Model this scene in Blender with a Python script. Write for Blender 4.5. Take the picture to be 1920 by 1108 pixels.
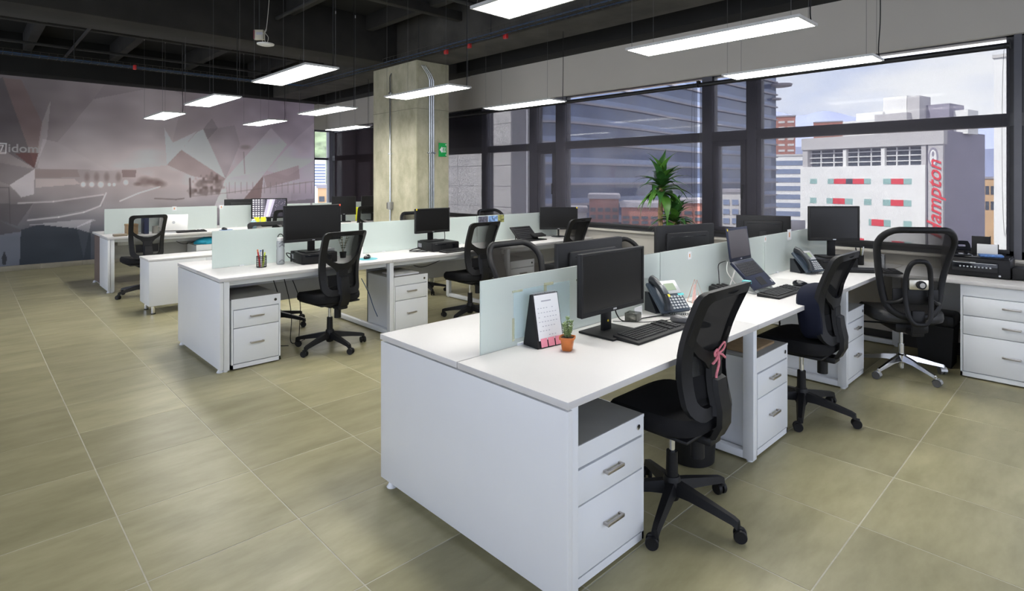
import bpy, bmesh, math, random
import numpy as np
from mathutils import Vector, Matrix
random.seed(7)
for o in list(bpy.data.objects): bpy.data.objects.remove(o)
SC = bpy.context.scene
COL = SC.collection
PI = math.pi

# ------------------------------------------------------------------ camera
F, CX, HY, YAW, H = 1076.77, 960.0, 336.77, 0.80627, 1.5584
cam = bpy.data.cameras.new('camera'); camo = bpy.data.objects.new('camera', cam); COL.objects.link(camo)
camo.location = (0, 0, H); camo.rotation_euler = (PI/2, 0, YAW-PI/2)
cam.sensor_width = 36; cam.lens = F/1920*36; cam.shift_y = -(554-HY)/1920
cam.clip_start = 0.05; cam.clip_end = 9000
SC.camera = camo
SC.view_settings.view_transform = 'Standard'; SC.view_settings.look = 'None'
SC.view_settings.exposure = 0.82; SC.view_settings.gamma = 1.0; SC.view_settings.use_curve_mapping = False

# ------------------------------------------------------------------ sky: blue with soft haze and cloud, the same all round
w = bpy.data.worlds.new('sky'); SC.world = w; w.use_nodes = True
nt = w.node_tree; nt.nodes.clear()
tc = nt.nodes.new('ShaderNodeTexCoord'); mp = nt.nodes.new('ShaderNodeMapping'); mp.inputs['Scale'].default_value = (1, 1, 2.6)
nz = nt.nodes.new('ShaderNodeTexNoise'); nz.inputs['Scale'].default_value = 3.2; nz.inputs['Detail'].default_value = 6
rp = nt.nodes.new('ShaderNodeValToRGB')
rp.color_ramp.elements[0].position = 0.40; rp.color_ramp.elements[0].color = (0.60, 0.66, 0.90, 1)
rp.color_ramp.elements[1].position = 0.62; rp.color_ramp.elements[1].color = (0.97, 0.95, 0.99, 1)
bg = nt.nodes.new('ShaderNodeBackground'); bg.inputs['Strength'].default_value = 1.9
wo = nt.nodes.new('ShaderNodeOutputWorld')
L = nt.links.new
L(tc.outputs['Generated'], mp.inputs['Vector']); L(mp.outputs['Vector'], nz.inputs['Vector'])
L(nz.outputs['Fac'], rp.inputs['Fac']); L(rp.outputs['Color'], bg.inputs['Color']); L(bg.outputs['Background'], wo.inputs['Surface'])
# ------------------------------------------------------------------ sun, behind this building and to the left of the windows
sd = bpy.data.lights.new('sun', 'SUN'); sd.energy = 7.0; sd.angle = 0.01; sd.color = (1, 0.96, 0.9)
so = bpy.data.objects.new('sun', sd); COL.objects.link(so)
so.rotation_euler = Vector((-0.55, 0.25, 0.80)).to_track_quat('Z', 'Y').to_euler(); so.location = (-20, 20, 60)
LAMP = 17.0      # radiance of the pendant panels

# ------------------------------------------------------------------ measuring helpers: a sight line met with a plane of the room
FW = Vector((math.cos(YAW), math.sin(YAW), 0)); RT = Vector((math.sin(YAW), -math.cos(YAW), 0)); UP = Vector((0, 0, 1)); EYE = Vector((0, 0, H))
def ray(x, y): return FW+RT*((x-CX)/F)-UP*((y-HY)/F)
def atz(x, y, z=0.0): r = ray(x, y); return EYE+r*((z-H)/r.z)
def atx(x, y, X): r = ray(x, y); return EYE+r*(X/r.x)
def aty(x, y, Y): r = ray(x, y); return EYE+r*(Y/r.y)
def atd(x, y, d): return EYE+ray(x, y)*d
def hit(x, y, p, n): r = ray(x, y); return EYE+r*((p-EYE).dot(n)/r.dot(n))

# ------------------------------------------------------------------ materials
MATS = {}
def mat(name, col, rough=0.5, metal=0.0, spec=0.5, var=0.0, scale=8.0, bump=0.0, bscale=200.0, emit=None, coat=0.0):
    if name in MATS: return MATS[name]
    m = bpy.data.materials.new(name); m.use_nodes = True; n = m.node_tree; b = n.nodes['Principled BSDF']
    b.inputs['Base Color'].default_value = (*col, 1); b.inputs['Roughness'].default_value = rough; b.inputs['Metallic'].default_value = metal
    b.inputs['Specular IOR Level'].default_value = spec; b.inputs['Coat Weight'].default_value = coat
    t = n.nodes.new('ShaderNodeTexCoord')
    if var > 0:
        z = n.nodes.new('ShaderNodeTexNoise'); z.inputs['Scale'].default_value = scale; z.inputs['Detail'].default_value = 5
        r = n.nodes.new('ShaderNodeValToRGB')
        r.color_ramp.elements[0].position = 0.3; r.color_ramp.elements[0].color = (*[max(0, c*(1-var)) for c in col], 1)
        r.color_ramp.elements[1].position = 0.7; r.color_ramp.elements[1].color = (*[min(1, c*(1+var)) for c in col], 1)
        n.links.new(t.outputs['Object'], z.inputs['Vector']); n.links.new(z.outputs['Fac'], r.inputs['Fac']); n.links.new(r.outputs['Color'], b.inputs['Base Color'])
    if bump > 0:
        z2 = n.nodes.new('ShaderNodeTexNoise'); z2.inputs['Scale'].default_value = bscale; z2.inputs['Detail'].default_value = 3
        bp = n.nodes.new('ShaderNodeBump'); bp.inputs['Strength'].default_value = bump; bp.inputs['Distance'].default_value = 0.002
        n.links.new(t.outputs['Object'], z2.inputs['Vector']); n.links.new(z2.outputs['Fac'], bp.inputs['Height']); n.links.new(bp.outputs['Normal'], b.inputs['Normal'])
    if emit:
        b.inputs['Emission Color'].default_value = (*emit[0], 1); b.inputs['Emission Strength'].default_value = emit[1]
    MATS[name] = m; return m
def mixmat(name, col, transp, gloss=0.0, grough=0.1, trans=0.0, tcol=None, weave=0, oblique=None):
    """see-through sheet: clear part + cloth/frost part (+ translucent, + gloss)"""
    m = bpy.data.materials.new(name); m.use_nodes = True; n = m.node_tree; n.nodes.clear(); l = n.links.new
    out = n.nodes.new('ShaderNodeOutputMaterial'); d = n.nodes.new('ShaderNodeBsdfDiffuse'); d.inputs['Color'].default_value = (*col, 1)
    tl = n.nodes.new('ShaderNodeBsdfTranslucent'); tl.inputs['Color'].default_value = (*col, 1)
    a = n.nodes.new('ShaderNodeMixShader'); a.inputs[0].default_value = trans; l(d.outputs[0], a.inputs[1]); l(tl.outputs[0], a.inputs[2])
    tr = n.nodes.new('ShaderNodeBsdfTransparent'); tr.inputs['Color'].default_value = (*(tcol or (1, 1, 1)), 1)
    b = n.nodes.new('ShaderNodeMixShader'); b.inputs[0].default_value = transp; l(a.outputs[0], b.inputs[1]); l(tr.outputs[0], b.inputs[2])
    if weave:
        t = n.nodes.new('ShaderNodeTexCoord'); z = n.nodes.new('ShaderNodeTexNoise'); mpp = n.nodes.new('ShaderNodeMapping')
        mpp.inputs['Scale'].default_value = (weave, weave, weave*0.03); z.inputs['Scale'].default_value = 1.0; z.inputs['Detail'].default_value = 2
        mr = n.nodes.new('ShaderNodeMapRange'); mr.inputs['To Min'].default_value = transp-0.05; mr.inputs['To Max'].default_value = transp+0.05
        l(t.outputs['Object'], mpp.inputs['Vector']); l(mpp.outputs[0], z.inputs['Vector']); l(z.outputs['Fac'], mr.inputs['Value']); l(mr.outputs[0], b.inputs[0])
    if oblique is not None:      # an open weave closes up when it is looked at from the side
        lwt = n.nodes.new('ShaderNodeLayerWeight'); mr2 = n.nodes.new('ShaderNodeMapRange'); mr2.inputs['From Min'].default_value = 0.12; mr2.inputs['From Max'].default_value = 0.42
        mr2.inputs['To Min'].default_value = transp; mr2.inputs['To Max'].default_value = oblique; l(lwt.outputs['Facing'], mr2.inputs['Value']); l(mr2.outputs[0], b.inputs[0])
    last = b
    if gloss > 0:
        g = n.nodes.new('ShaderNodeBsdfGlossy'); g.inputs['Roughness'].default_value = grough
        c = n.nodes.new('ShaderNodeMixShader'); lw = n.nodes.new('ShaderNodeFresnel'); lw.inputs['IOR'].default_value = 1.45
        mu = n.nodes.new('ShaderNodeMath'); mu.operation = 'MULTIPLY'; mu.inputs[1].default_value = gloss
        l(lw.outputs[0], mu.inputs[0]); l(mu.outputs[0], c.inputs[0]); l(b.outputs[0], c.inputs[1]); l(g.outputs[0], c.inputs[2]); last = c
    l(last.outputs[0], out.inputs['Surface']); MATS[name] = m; return m
def vcmat(name, rough=0.5, spec=0.3):
    m = bpy.data.materials.new(name); m.use_nodes = True; n = m.node_tree; b = n.nodes['Principled BSDF']
    a = n.nodes.new('ShaderNodeAttribute'); a.attribute_name = 'print'; n.links.new(a.outputs['Color'], b.inputs['Base Color'])
    b.inputs['Roughness'].default_value = rough; b.inputs['Specular IOR Level'].default_value = spec; return m

WHITE = mat('white_laminate', (0.74, 0.75, 0.755), 0.38, var=0.015, scale=3)
WTOP = mat('white_worktop', (0.62, 0.605, 0.59), 0.42, var=0.015, scale=3)
WMETAL = mat('white_powder_coat', (0.78, 0.80, 0.82), 0.4, var=0.01, scale=5)
PEDTOP = mat('grey_pedestal_top', (0.30, 0.30, 0.28), 0.5, var=0.05, scale=6)
GREYSH = mat('grey_panel', (0.42, 0.42, 0.41), 0.5, var=0.03, scale=5)
CHROME = mat('chrome', (0.75, 0.75, 0.76), 0.12, 1.0)
STEEL = mat('brushed_steel', (0.50, 0.47, 0.44), 0.32, 1.0)
GALV = mat('galvanised_steel', (0.62, 0.65, 0.68), 0.28, 1.0, var=0.08, scale=20)
BLK = mat('black_plastic', (0.009, 0.009, 0.010), 0.48, spec=0.3, var=0.1, scale=30)
BLKM = mat('black_matt_plastic', (0.012, 0.012, 0.0125), 0.6, spec=0.3, var=0.1, scale=30)
BLKG = mat('black_gloss', (0.01, 0.011, 0.014), 0.15)
FABRIC = mat('black_fabric', (0.012, 0.012, 0.013), 0.9, spec=0.2, bump=0.4, bscale=500)
LEATHER = mat('black_leather', (0.014, 0.014, 0.015), 0.45, bump=0.2, bscale=150)
NAVY = mat('navy_fabric', (0.006, 0.008, 0.02), 0.85, spec=0.2, bump=0.3, bscale=400)
SCREEN = mat('switched_off_screen', (0.010, 0.0095, 0.009), 0.30, spec=0.3)
RUBBER = mat('rubber', (0.01, 0.01, 0.01), 0.8)
CHMESH = mixmat('chair_mesh', (0.018, 0.018, 0.018), 0.42, oblique=0.02)
CHMESH2 = mixmat('open_chair_mesh', (0.03, 0.028, 0.026), 0.42, oblique=0.05)
FROST = mixmat('frosted_glass', (0.92, 0.985, 0.955), 0.21, gloss=1.0, grough=0.12, trans=0.5, tcol=(0.85, 0.97, 0.93))
FROSTEDGE = mat('glass_edge', (0.45, 0.72, 0.64), 0.15)
SHADE = mixmat('screen_shade_fabric', (0.11, 0.105, 0.125), 0.545, trans=0.5)
SHADED = mixmat('dark_shade_fabric', (0.05, 0.04, 0.045), 0.24, trans=0.4)
GLASS = mixmat('window_glass', (0.9, 0.95, 0.95), 0.97, gloss=0.8, grough=0.0, tcol=(0.97, 0.99, 0.99))
CLEAR = mixmat('clear_acrylic', (0.75, 0.78, 0.78), 0.75, gloss=1.0, grough=0.05)
SMOKE = mixmat('smoked_acrylic', (0.12, 0.13, 0.10), 0.55, gloss=1.0, grough=0.05)
FRAME = mat('dark_window_frame', (0.035, 0.034, 0.036), 0.45, var=0.08, scale=10)
FRAMEL = mat('grey_window_frame', (0.09, 0.09, 0.105), 0.45, var=0.05, scale=10)
BLIND = mat('black_blind_bar', (0.015, 0.015, 0.016), 0.5)
WALLW = mat('white_paint', (0.49, 0.462, 0.41), 0.75, var=0.02, scale=2)
WALLP = mat('pale_plaster', (0.55, 0.54, 0.50), 0.8, var=0.04, scale=1.5)
CEIL = mat('black_ceiling', (0.005, 0.005, 0.0045), 0.85, var=0.4, scale=2.0)
CEILB = mat('dark_concrete_beam', (0.016, 0.015, 0.013), 0.85, var=0.4, scale=2.5)
PIPE = mat('dark_painted_steel', (0.02, 0.02, 0.019), 0.6, var=0.2, scale=5)
BASEB = mat('tile_skirting', (0.24, 0.22, 0.17), 0.5, var=0.12, scale=6)
DARKSK = mat('dark_skirting', (0.03, 0.03, 0.03), 0.5, var=0.1, scale=6)
GROUT = mat('grout', (0.52, 0.50, 0.40), 0.8, var=0.08, scale=30)
BLUEC = mat('blue_cable', (0.03, 0.09, 0.22), 0.5, var=0.2, scale=40)
REDP = mat('red_plastic', (0.5, 0.02, 0.02), 0.4)
ORANGE = mat('orange_clay', (0.52, 0.15, 0.03), 0.45, var=0.12, scale=30)
SOIL = mat('soil', (0.05, 0.03, 0.02), 0.95, var=0.4, scale=120, bump=0.8, bscale=300)
LEAFG = mat('leaf_green', (0.07, 0.19, 0.025), 0.38, var=0.45, scale=6)
LEAFD = mat('leaf_dark_green', (0.03, 0.10, 0.02), 0.38, var=0.4, scale=6)
SUCC = mat('succulent_green', (0.20, 0.27, 0.11), 0.5, var=0.3, scale=60)
CANE = mat('cane_bark', (0.32, 0.22, 0.10), 0.8, var=0.4, scale=35, bump=0.6, bscale=80)
PAPER = mat('white_paper', (0.80, 0.80, 0.80), 0.7, var=0.01, scale=9)
PRINTG = mat('grey_print', (0.38, 0.38, 0.42), 0.7)
PINK = mat('pink_paper', (0.85, 0.30, 0.38), 0.7, var=0.05, scale=20)
YELLOW = mat('yellow_paper', (0.85, 0.85, 0.03), 0.6)
TEAL = mat('teal_rubber', (0.10, 0.40, 0.46), 0.6, var=0.1, scale=20)
CYAN = mat('cyan_plastic', (0.03, 0.42, 0.60), 0.4, var=0.1, scale=15)
COPPER = mat('copper_wire', (0.75, 0.40, 0.30), 0.3, 0.9)
PINKP = mat('pink_photo', (0.75, 0.50, 0.45), 0.5, var=0.2, scale=30)
GREENS = mat('green_sign', (0.0, 0.36, 0.07), 0.4)
WHITES = mat('white_sign_print', (0.85, 0.88, 0.86), 0.5)
RIBBON = mat('pink_ribbon', (0.72, 0.22, 0.26), 0.6, var=0.2, scale=90)
BROWNB = mat('brown_cardboard', (0.28, 0.19, 0.10), 0.8, var=0.1, scale=14)
BROWNSH = mat('brown_laminate', (0.17, 0.125, 0.11), 0.5, var=0.1, scale=6)  # end panel's shade and brown reflection are put into this colour
LCD = mat('grey_lcd', (0.30, 0.36, 0.26), 0.2)
SILVER = mat('silver_plastic', (0.50, 0.51, 0.52), 0.35, 0.3)
BLUEBK = mat('blue_booklet', (0.10, 0.22, 0.50), 0.4, var=0.4, scale=60)
LWHITE = mat('white_laptop_lid', (0.80, 0.79, 0.75), 0.35)
PHONE = mat('phone_plastic', (0.02, 0.023, 0.028), 0.3)
PHONEB = mat('phone_slate', (0.035, 0.05, 0.07), 0.4)
LAPB = mat('laptop_slate', (0.010, 0.014, 0.034), 0.42, spec=0.35)
BOTTLE = mixmat('bottle_plastic', (0.72, 0.75, 0.76), 0.35, gloss=1.0, grough=0.1, trans=0.3)
KEYC = mat('keycap', (0.018, 0.018, 0.019), 0.5, spec=0.4)

def floor_mat():
    m = bpy.data.materials.new('porcelain_tile'); m.use_nodes = True; n = m.node_tree; b = n.nodes['Principled BSDF']; l = n.links.new
    oi = n.nodes.new('ShaderNodeObjectInfo'); ge = n.nodes.new('ShaderNodeNewGeometry')
    mpp = n.nodes.new('ShaderNodeMapping'); mpp.inputs['Scale'].default_value = (1.0, 3.0, 1.0)
    off = n.nodes.new('ShaderNodeVectorMath'); off.operation = 'SCALE'; off.inputs[0].default_value = (7, 13, 5); l(oi.outputs['Random'], off.inputs['Scale'])
    add = n.nodes.new('ShaderNodeVectorMath'); l(ge.outputs['Position'], add.inputs[0]); l(off.outputs[0], add.inputs[1]); l(add.outputs[0], mpp.inputs['Vector'])
    z = n.nodes.new('ShaderNodeTexNoise'); z.inputs['Scale'].default_value = 2.2; z.inputs['Detail'].default_value = 8; z.inputs['Roughness'].default_value = 0.62; l(mpp.outputs[0], z.inputs['Vector'])
    r = n.nodes.new('ShaderNodeValToRGB'); e = r.color_ramp.elements
    e[0].position = 0.28; e[0].color = (0.27, 0.248, 0.138, 1); e[1].position = 0.72; e[1].color = (0.415, 0.382, 0.228, 1)
    l(z.outputs['Fac'], r.inputs['Fac'])
    hs = n.nodes.new('ShaderNodeHueSaturation'); mr = n.nodes.new('ShaderNodeMapRange'); mr.inputs['To Min'].default_value = 0.88; mr.inputs['To Max'].default_value = 1.10
    l(oi.outputs['Random'], mr.inputs['Value']); l(mr.outputs[0], hs.inputs['Value']); l(r.outputs[0], hs.inputs['Color']); l(hs.outputs[0], b.inputs['Base Color'])
    b.inputs['Roughness'].default_value = 0.34; b.inputs['Specular IOR Level'].default_value = 0.28
    return m
TILE = floor_mat()
def concrete_mat():
    m = bpy.data.materials.new('raw_concrete'); m.use_nodes = True; n = m.node_tree; b = n.nodes['Principled BSDF']; l = n.links.new
    t = n.nodes.new('ShaderNodeTexCoord'); z = n.nodes.new('ShaderNodeTexNoise'); z.inputs['Scale'].default_value = 1.8; z.inputs['Detail'].default_value = 9; z.inputs['Roughness'].default_value = 0.65
    mpp = n.nodes.new('ShaderNodeMapping'); mpp.inputs['Scale'].default_value = (1.6, 1.6, 1.2); l(t.outputs['Object'], mpp.inputs[0]); l(mpp.outputs[0], z.inputs['Vector'])
    r = n.nodes.new('ShaderNodeValToRGB'); e = r.color_ramp.elements; e[0].position = 0.3; e[0].color = (0.33, 0.31, 0.20, 1); e[1].position = 0.72; e[1].color = (0.60, 0.57, 0.42, 1)
    l(z.outputs['Fac'], r.inputs['Fac']); l(r.outputs[0], b.inputs['Base Color'])
    z2 = n.nodes.new('ShaderNodeTexNoise'); z2.inputs['Scale'].default_value = 40; z2.inputs['Detail'].default_value = 6; l(t.outputs['Object'], z2.inputs['Vector'])
    bp = n.nodes.new('ShaderNodeBump'); bp.inputs['Strength'].default_value = 0.35; bp.inputs['Distance'].default_value = 0.01; l(z2.outputs['Fac'], bp.inputs['Height']); l(bp.outputs[0], b.inputs['Normal'])
    b.inputs['Roughness'].default_value = 0.8; return m
CONC = concrete_mat()

# ------------------------------------------------------------------ mesh helpers
class MB:
    def __init__(s): s.v = []; s.f = []
    def add(s, v, f, M=None):
        k = len(s.v)
        for p in v: s.v.append(tuple(M @ Vector(p)) if M is not None else tuple(p))
        for q in f: s.f.append([i+k for i in q])
        return s
    def box(s, x0, x1, y0, y1, z0, z1, M=None):
        v = [(x0,y0,z0),(x1,y0,z0),(x1,y1,z0),(x0,y1,z0),(x0,y0,z1),(x1,y0,z1),(x1,y1,z1),(x0,y1,z1)]
        return s.add(v, [(0,3,2,1),(4,5,6,7),(0,1,5,4),(1,2,6,5),(2,3,7,6),(3,0,4,7)], M)
    def rb(s, x0, x1, y0, y1, z0, z1, r=0.004, seg=2, M=None):
        bm = bmesh.new(); bmesh.ops.create_cube(bm, size=1)
        for v in bm.verts:
            v.co = Vector(((x0+x1)/2+v.co.x*(x1-x0), (y0+y1)/2+v.co.y*(y1-y0), (z0+z1)/2+v.co.z*(z1-z0)))
        r = min(r, 0.49*min(x1-x0, y1-y0, z1-z0))
        bmesh.ops.bevel(bm, geom=list(bm.edges), offset=r, segments=seg, profile=0.5, affect='EDGES')
        bm.verts.index_update()
        s.add([v.co.copy() for v in bm.verts], [[v.index for v in f.verts] for f in bm.faces], M); bm.free(); return s
    def cyl(s, p0, p1, r0, r1=None, n=16, M=None):
        p0, p1 = Vector(p0), Vector(p1); r1 = r0 if r1 is None else r1
        q = (p1-p0).to_track_quat('Z', 'Y'); a = []; b = []
        for i in range(n):
            c = Vector((math.cos(2*PI*i/n), math.sin(2*PI*i/n), 0)); a.append(p0+q @ (c*r0)); b.append(p1+q @ (c*r1))
        f = [(i, (i+1) % n, n+(i+1) % n, n+i) for i in range(n)]+[list(range(n))[::-1], list(range(n, 2*n))]
        return s.add(a+b, f, M)
    def tube(s, pts, r, n=8, closed=False, M=None, flat=1.0):
        P = [Vector(p) for p in pts]; k = len(P); rings = []; up = None
        for i in range(k):
            if closed: t = P[(i+1) % k]-P[i-1]
            else: t = P[min(i+1, k-1)]-P[max(i-1, 0)]
            t.normalize()
            if up is None: up = Vector((0, 0, 1)) if abs(t.z) < 0.9 else Vector((1, 0, 0))
            a = up-t*up.dot(t)
            if a.length < 1e-5: a = t.orthogonal()
            a.normalize(); up = a; b = t.cross(a); rr = r[i] if isinstance(r, (list, tuple)) else r
            rings.append([P[i]+(a*math.cos(2*PI*j/n)+b*math.sin(2*PI*j/n)*flat)*rr for j in range(n)])
        v = [p for q in rings for p in q]; f = []
        for i in range(k if closed else k-1):
            for j in range(n):
                i2 = (i+1) % k; f.append((i*n+j, i*n+(j+1) % n, i2*n+(j+1) % n, i2*n+j))
        if not closed: f += [list(range(n))[::-1], [(k-1)*n+j for j in range(n)]]
        return s.add(v, f, M)
    def lathe(s, prof, n=24, c=(0,0,0), M=None):
        v = []; f = []; k = len(prof)
        for r, z in prof:
            for j in range(n): v.append((c[0]+r*math.cos(2*PI*j/n), c[1]+r*math.sin(2*PI*j/n), c[2]+z))
        for i in range(k-1):
            for j in range(n): f.append((i*n+j, i*n+(j+1) % n, (i+1)*n+(j+1) % n, (i+1)*n+j))
        f += [list(range(n))[::-1], [(k-1)*n+j for j in range(n)]]
        return s.add(v, f, M)
    def prism(s, pts, ext, M=None):
        P = [Vector(p) for p in pts]; e = Vector(ext); k = len(P)
        v = P+[p+e for p in P]; f = [list(range(k))[::-1], list(range(k, 2*k))]+[(i, (i+1) % k, k+(i+1) % k, k+i) for i in range(k)]
        return s.add(v, f, M)
    def loft(s, rings, M=None, cap=True):
        n = len(rings[0]); v = [p for r in rings for p in r]; f = []
        for i in range(len(rings)-1):
            for j in range(n): f.append((i*n+j, i*n+(j+1) % n, (i+1)*n+(j+1) % n, (i+1)*n+j))
        if cap: f += [list(range(n))[::-1], [(len(rings)-1)*n+j for j in range(n)]]
        return s.add(v, f, M)
    def sheet(s, rows, M=None):
        n = len(rows[0]); v = [p for r in rows for p in r]
        f = [(i*n+j, i*n+j+1, (i+1)*n+j+1, (i+1)*n+j) for i in range(len(rows)-1) for j in range(n-1)]
        return s.add(v, f, M)
    def mesh(s, name, m, smooth=True):
        me = bpy.data.meshes.new(name); me.from_pydata(s.v, [], s.f); me.update()
        bm = bmesh.new(); bm.from_mesh(me); bmesh.ops.recalc_face_normals(bm, faces=bm.faces); bm.to_mesh(me); bm.free()
        me.materials.append(m)
        if smooth:
            me.polygons.foreach_set('use_smooth', [True]*len(me.polygons)); me.set_sharp_from_angle(angle=math.radians(38))
        return me
    def build(s, name, m, parent=None, smooth=True, loc=None, rotz=None, label=None):
        o = bpy.data.objects.new(name, s.mesh(name, m, smooth)); COL.objects.link(o)
        if parent is not None: o.parent = parent
        if loc is not None: o.location = loc
        if rotz is not None: o.rotation_euler = (0, 0, rotz)
        if label: o['label'] = label
        return o
def box(name, m, b, parent=None, r=0.0, label=None):
    q = MB(); (q.rb(*b, r) if r else q.box(*b)); return q.build(name, m, parent, label=label)
def tag(o, label, cat, group=None):
    o['label'] = label; o['category'] = cat
    if group: o['group'] = group
    return o
def thing(name, label, cat, loc=(0,0,0), rotz=0.0, group=None):
    o = bpy.data.objects.new(name, None); COL.objects.link(o); o.empty_display_size = 0.1
    o.location = loc; o.rotation_euler = (0, 0, rotz); return tag(o, label, cat, group)
def struct(o): o['kind'] = 'structure'; return o
def sroot(name, loc=(0,0,0)):
    o = bpy.data.objects.new(name, None); COL.objects.link(o); o.location = loc; return struct(o)
def dup(root, loc, rotz, label, group=None):
    def cp(o, par):
        c = o.copy(); COL.objects.link(c)
        if par is not None: c.parent = par
        for ch in o.children: cp(ch, c)
        return c
    r = cp(root, None); r.location = loc; r.rotation_euler = (0, 0, rotz); r['label'] = label
    if group: r['group'] = group
    return r
def copyobj(o, parent, loc=None, rot=None, scale=None):
    c = o.copy(); COL.objects.link(c); c.parent = parent
    if loc is not None: c.location = loc
    if rot is not None: c.rotation_euler = rot
    if scale is not None: c.scale = scale
    return c
def textmesh(name, body, size, m, parent=None, ext=0.002, shear=0.0, bold=0.0):
    cu = bpy.data.curves.new(name, 'FONT'); cu.body = body; cu.size = size; cu.extrude = ext; cu.shear = shear; cu.offset = bold
    cu.align_x = 'CENTER'; cu.align_y = 'CENTER'; cu.resolution_u = 3
    t = bpy.data.objects.new(name, cu); COL.objects.link(t); bpy.context.view_layer.update()
    me = bpy.data.meshes.new_from_object(t.evaluated_get(bpy.context.evaluated_depsgraph_get()))
    bpy.data.objects.remove(t); o = bpy.data.objects.new(name, me); me.materials.clear(); me.materials.append(m); COL.objects.link(o)
    if parent is not None: o.parent = parent
    return o
def smoothpath(pts, k=6):
    P = [Vector(p) for p in pts]; out = []
    for i in range(len(P)-1):
        a, b, c, d = P[max(i-1, 0)], P[i], P[i+1], P[min(i+2, len(P)-1)]
        for j in range(k):
            t = j/k; out.append(0.5*((2*b)+(c-a)*t+(2*a-5*b+4*c-d)*t*t+(3*b-a-3*c+d)*t**3))
    out.append(P[-1]); return out
def cable(label, pts, r=0.004, m=None, group=None):
    o = MB().tube(smoothpath(pts), r, 6).build('cable', m or BLKM); return tag(o, label, 'cable', group)

# ================================================================== THE ROOM
XW, YM = 6.40, 13.0          # window wall, mural wall
fl = struct(box('floor', GROUT, (-3.2, 6.6, -3.2, 13.2, -0.20, -0.0012)))
tile_me = MB().rb(-0.2978, 0.2978, -0.2978, 0.2978, -0.012, 0.0, 0.0015, 1).mesh('floor_tile', TILE, False)
for i in range(0, 11):
    for j in range(-4, 18):
        x0, y0 = 0.5207+0.6*(i-1), 2.586+0.6*j
        if x0 > 6.35 or y0 > 12.9: continue
        sx = min(1.0, (6.40-x0)/0.6); sy = min(1.0, (13.0-y0)/0.6)
        if sx < 0.05 or sy < 0.05: continue
        d0 = (x0+0.3)*FW.x+(y0+0.3)*FW.y
        if d0 < 0.9: continue
        t = bpy.data.objects.new('floor_tile', tile_me); COL.objects.link(t); t.parent = fl
        t.location = (x0+0.3*sx, y0+0.3*sy, 0); t.scale = (sx, sy, 1)
# floor behind the camera: the same tile, one surface
mb = MB(); mb.box(-3.2, -0.085, -3.2, 13.0, -0.012, -0.0003); mb.box(-0.085, 6.4, -3.2, 0.18, -0.012, -0.0006)
mb.build('floor_extension', TILE, fl)
struct(box('ceiling', CEIL, (-3.2, 6.7, -3.2, 13.2, 4.0, 4.2)))
wl = struct(box('wall_left', WALLW, (-3.4, -3.2, -3.4, 13.4, -0.2, 0.12))); box('soffit', WALLW, (-3.4, -3.2, -3.4, 13.4, 3.3, 4.2), wl)
for k in range(8):  # unseen left windows, made floor-to-ceiling to let more daylight in
    r = sroot('window_%d' % (12+k)); y = -3.2+k*2.02
    for b in ((-3.32, -3.24, y, y+0.06, 0.12, 3.3), (-3.32, -3.24, y+1.96, y+2.02, 0.12, 3.3), (-3.32, -3.24, y, y+2.02, 0.12, 0.18), (-3.32, -3.24, y, y+2.02, 3.24, 3.3), (-3.32, -3.24, y, y+2.02, 2.0, 2.1)): box('frame_rail', FRAME, b, r)
    box('glass_pane', GLASS, (-3.285, -3.279, y+0.06, y+1.96, 0.18, 3.24), r)
wb = struct(box('wall_back', WALLW, (-3.2, 6.4, -3.4, -3.2, -0.2, 0.12))); box('soffit', WALLW, (-3.2, 6.4, -3.4, -3.2, 3.3, 4.2), wb)
for k in range(5):  # windows added behind the camera, tall to brighten surfaces facing it
    r = sroot('window_%d' % (20+k)); x = -3.2+k*1.92
    for b in ((x, x+0.06, -3.32, -3.24, 0.12, 3.3), (x+1.86, x+1.92, -3.32, -3.24, 0.12, 3.3), (x, x+1.92, -3.32, -3.24, 0.12, 0.18), (x, x+1.92, -3.32, -3.24, 3.24, 3.3), (x, x+1.92, -3.32, -3.24, 2.0, 2.1)): box('frame_rail', FRAME, b, r)
    box('glass_pane', GLASS, (x+0.06, x+1.86, -3.285, -3.279, 0.18, 3.24), r)
wf = struct(box('wall_far', WALLP, (-3.4, 6.0, YM, YM+0.2, -0.2, 4.2)))
box('wall_below_window', WALLW, (6.0, 6.7, YM, YM+0.2, -0.2, 0.9), wf); box('wall_over_window', WALLW, (6.0, 6.7, YM, YM+0.2, 2.74, 4.2), wf)
wr = struct(box('wall_right', WALLW, (XW, XW+0.2, -3.4, YM+0.2, -0.2, 0.86)))
box('soffit', WALLW, (XW-0.05, XW+0.2, -3.4, YM, 2.78, 3.35), wr); box('window_sill', WALLW, (XW-0.06, XW+0.22, -3.4, YM, 0.86, 0.885), wr, 0.004)
struct(box('baseboard_right', DARKSK, (XW-0.015, XW, -3.2, YM, 0.0, 0.11)))
bb = sroot('baseboard_far')
k = 0
x = -3.2
while x < 6.0:
    x1 = min(x+0.597, 6.0); box('skirting_tile', BASEB, (x, x1, YM-0.035, YM-0.002, 0.0, 0.088), bb, 0.002); x += 0.6
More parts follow.
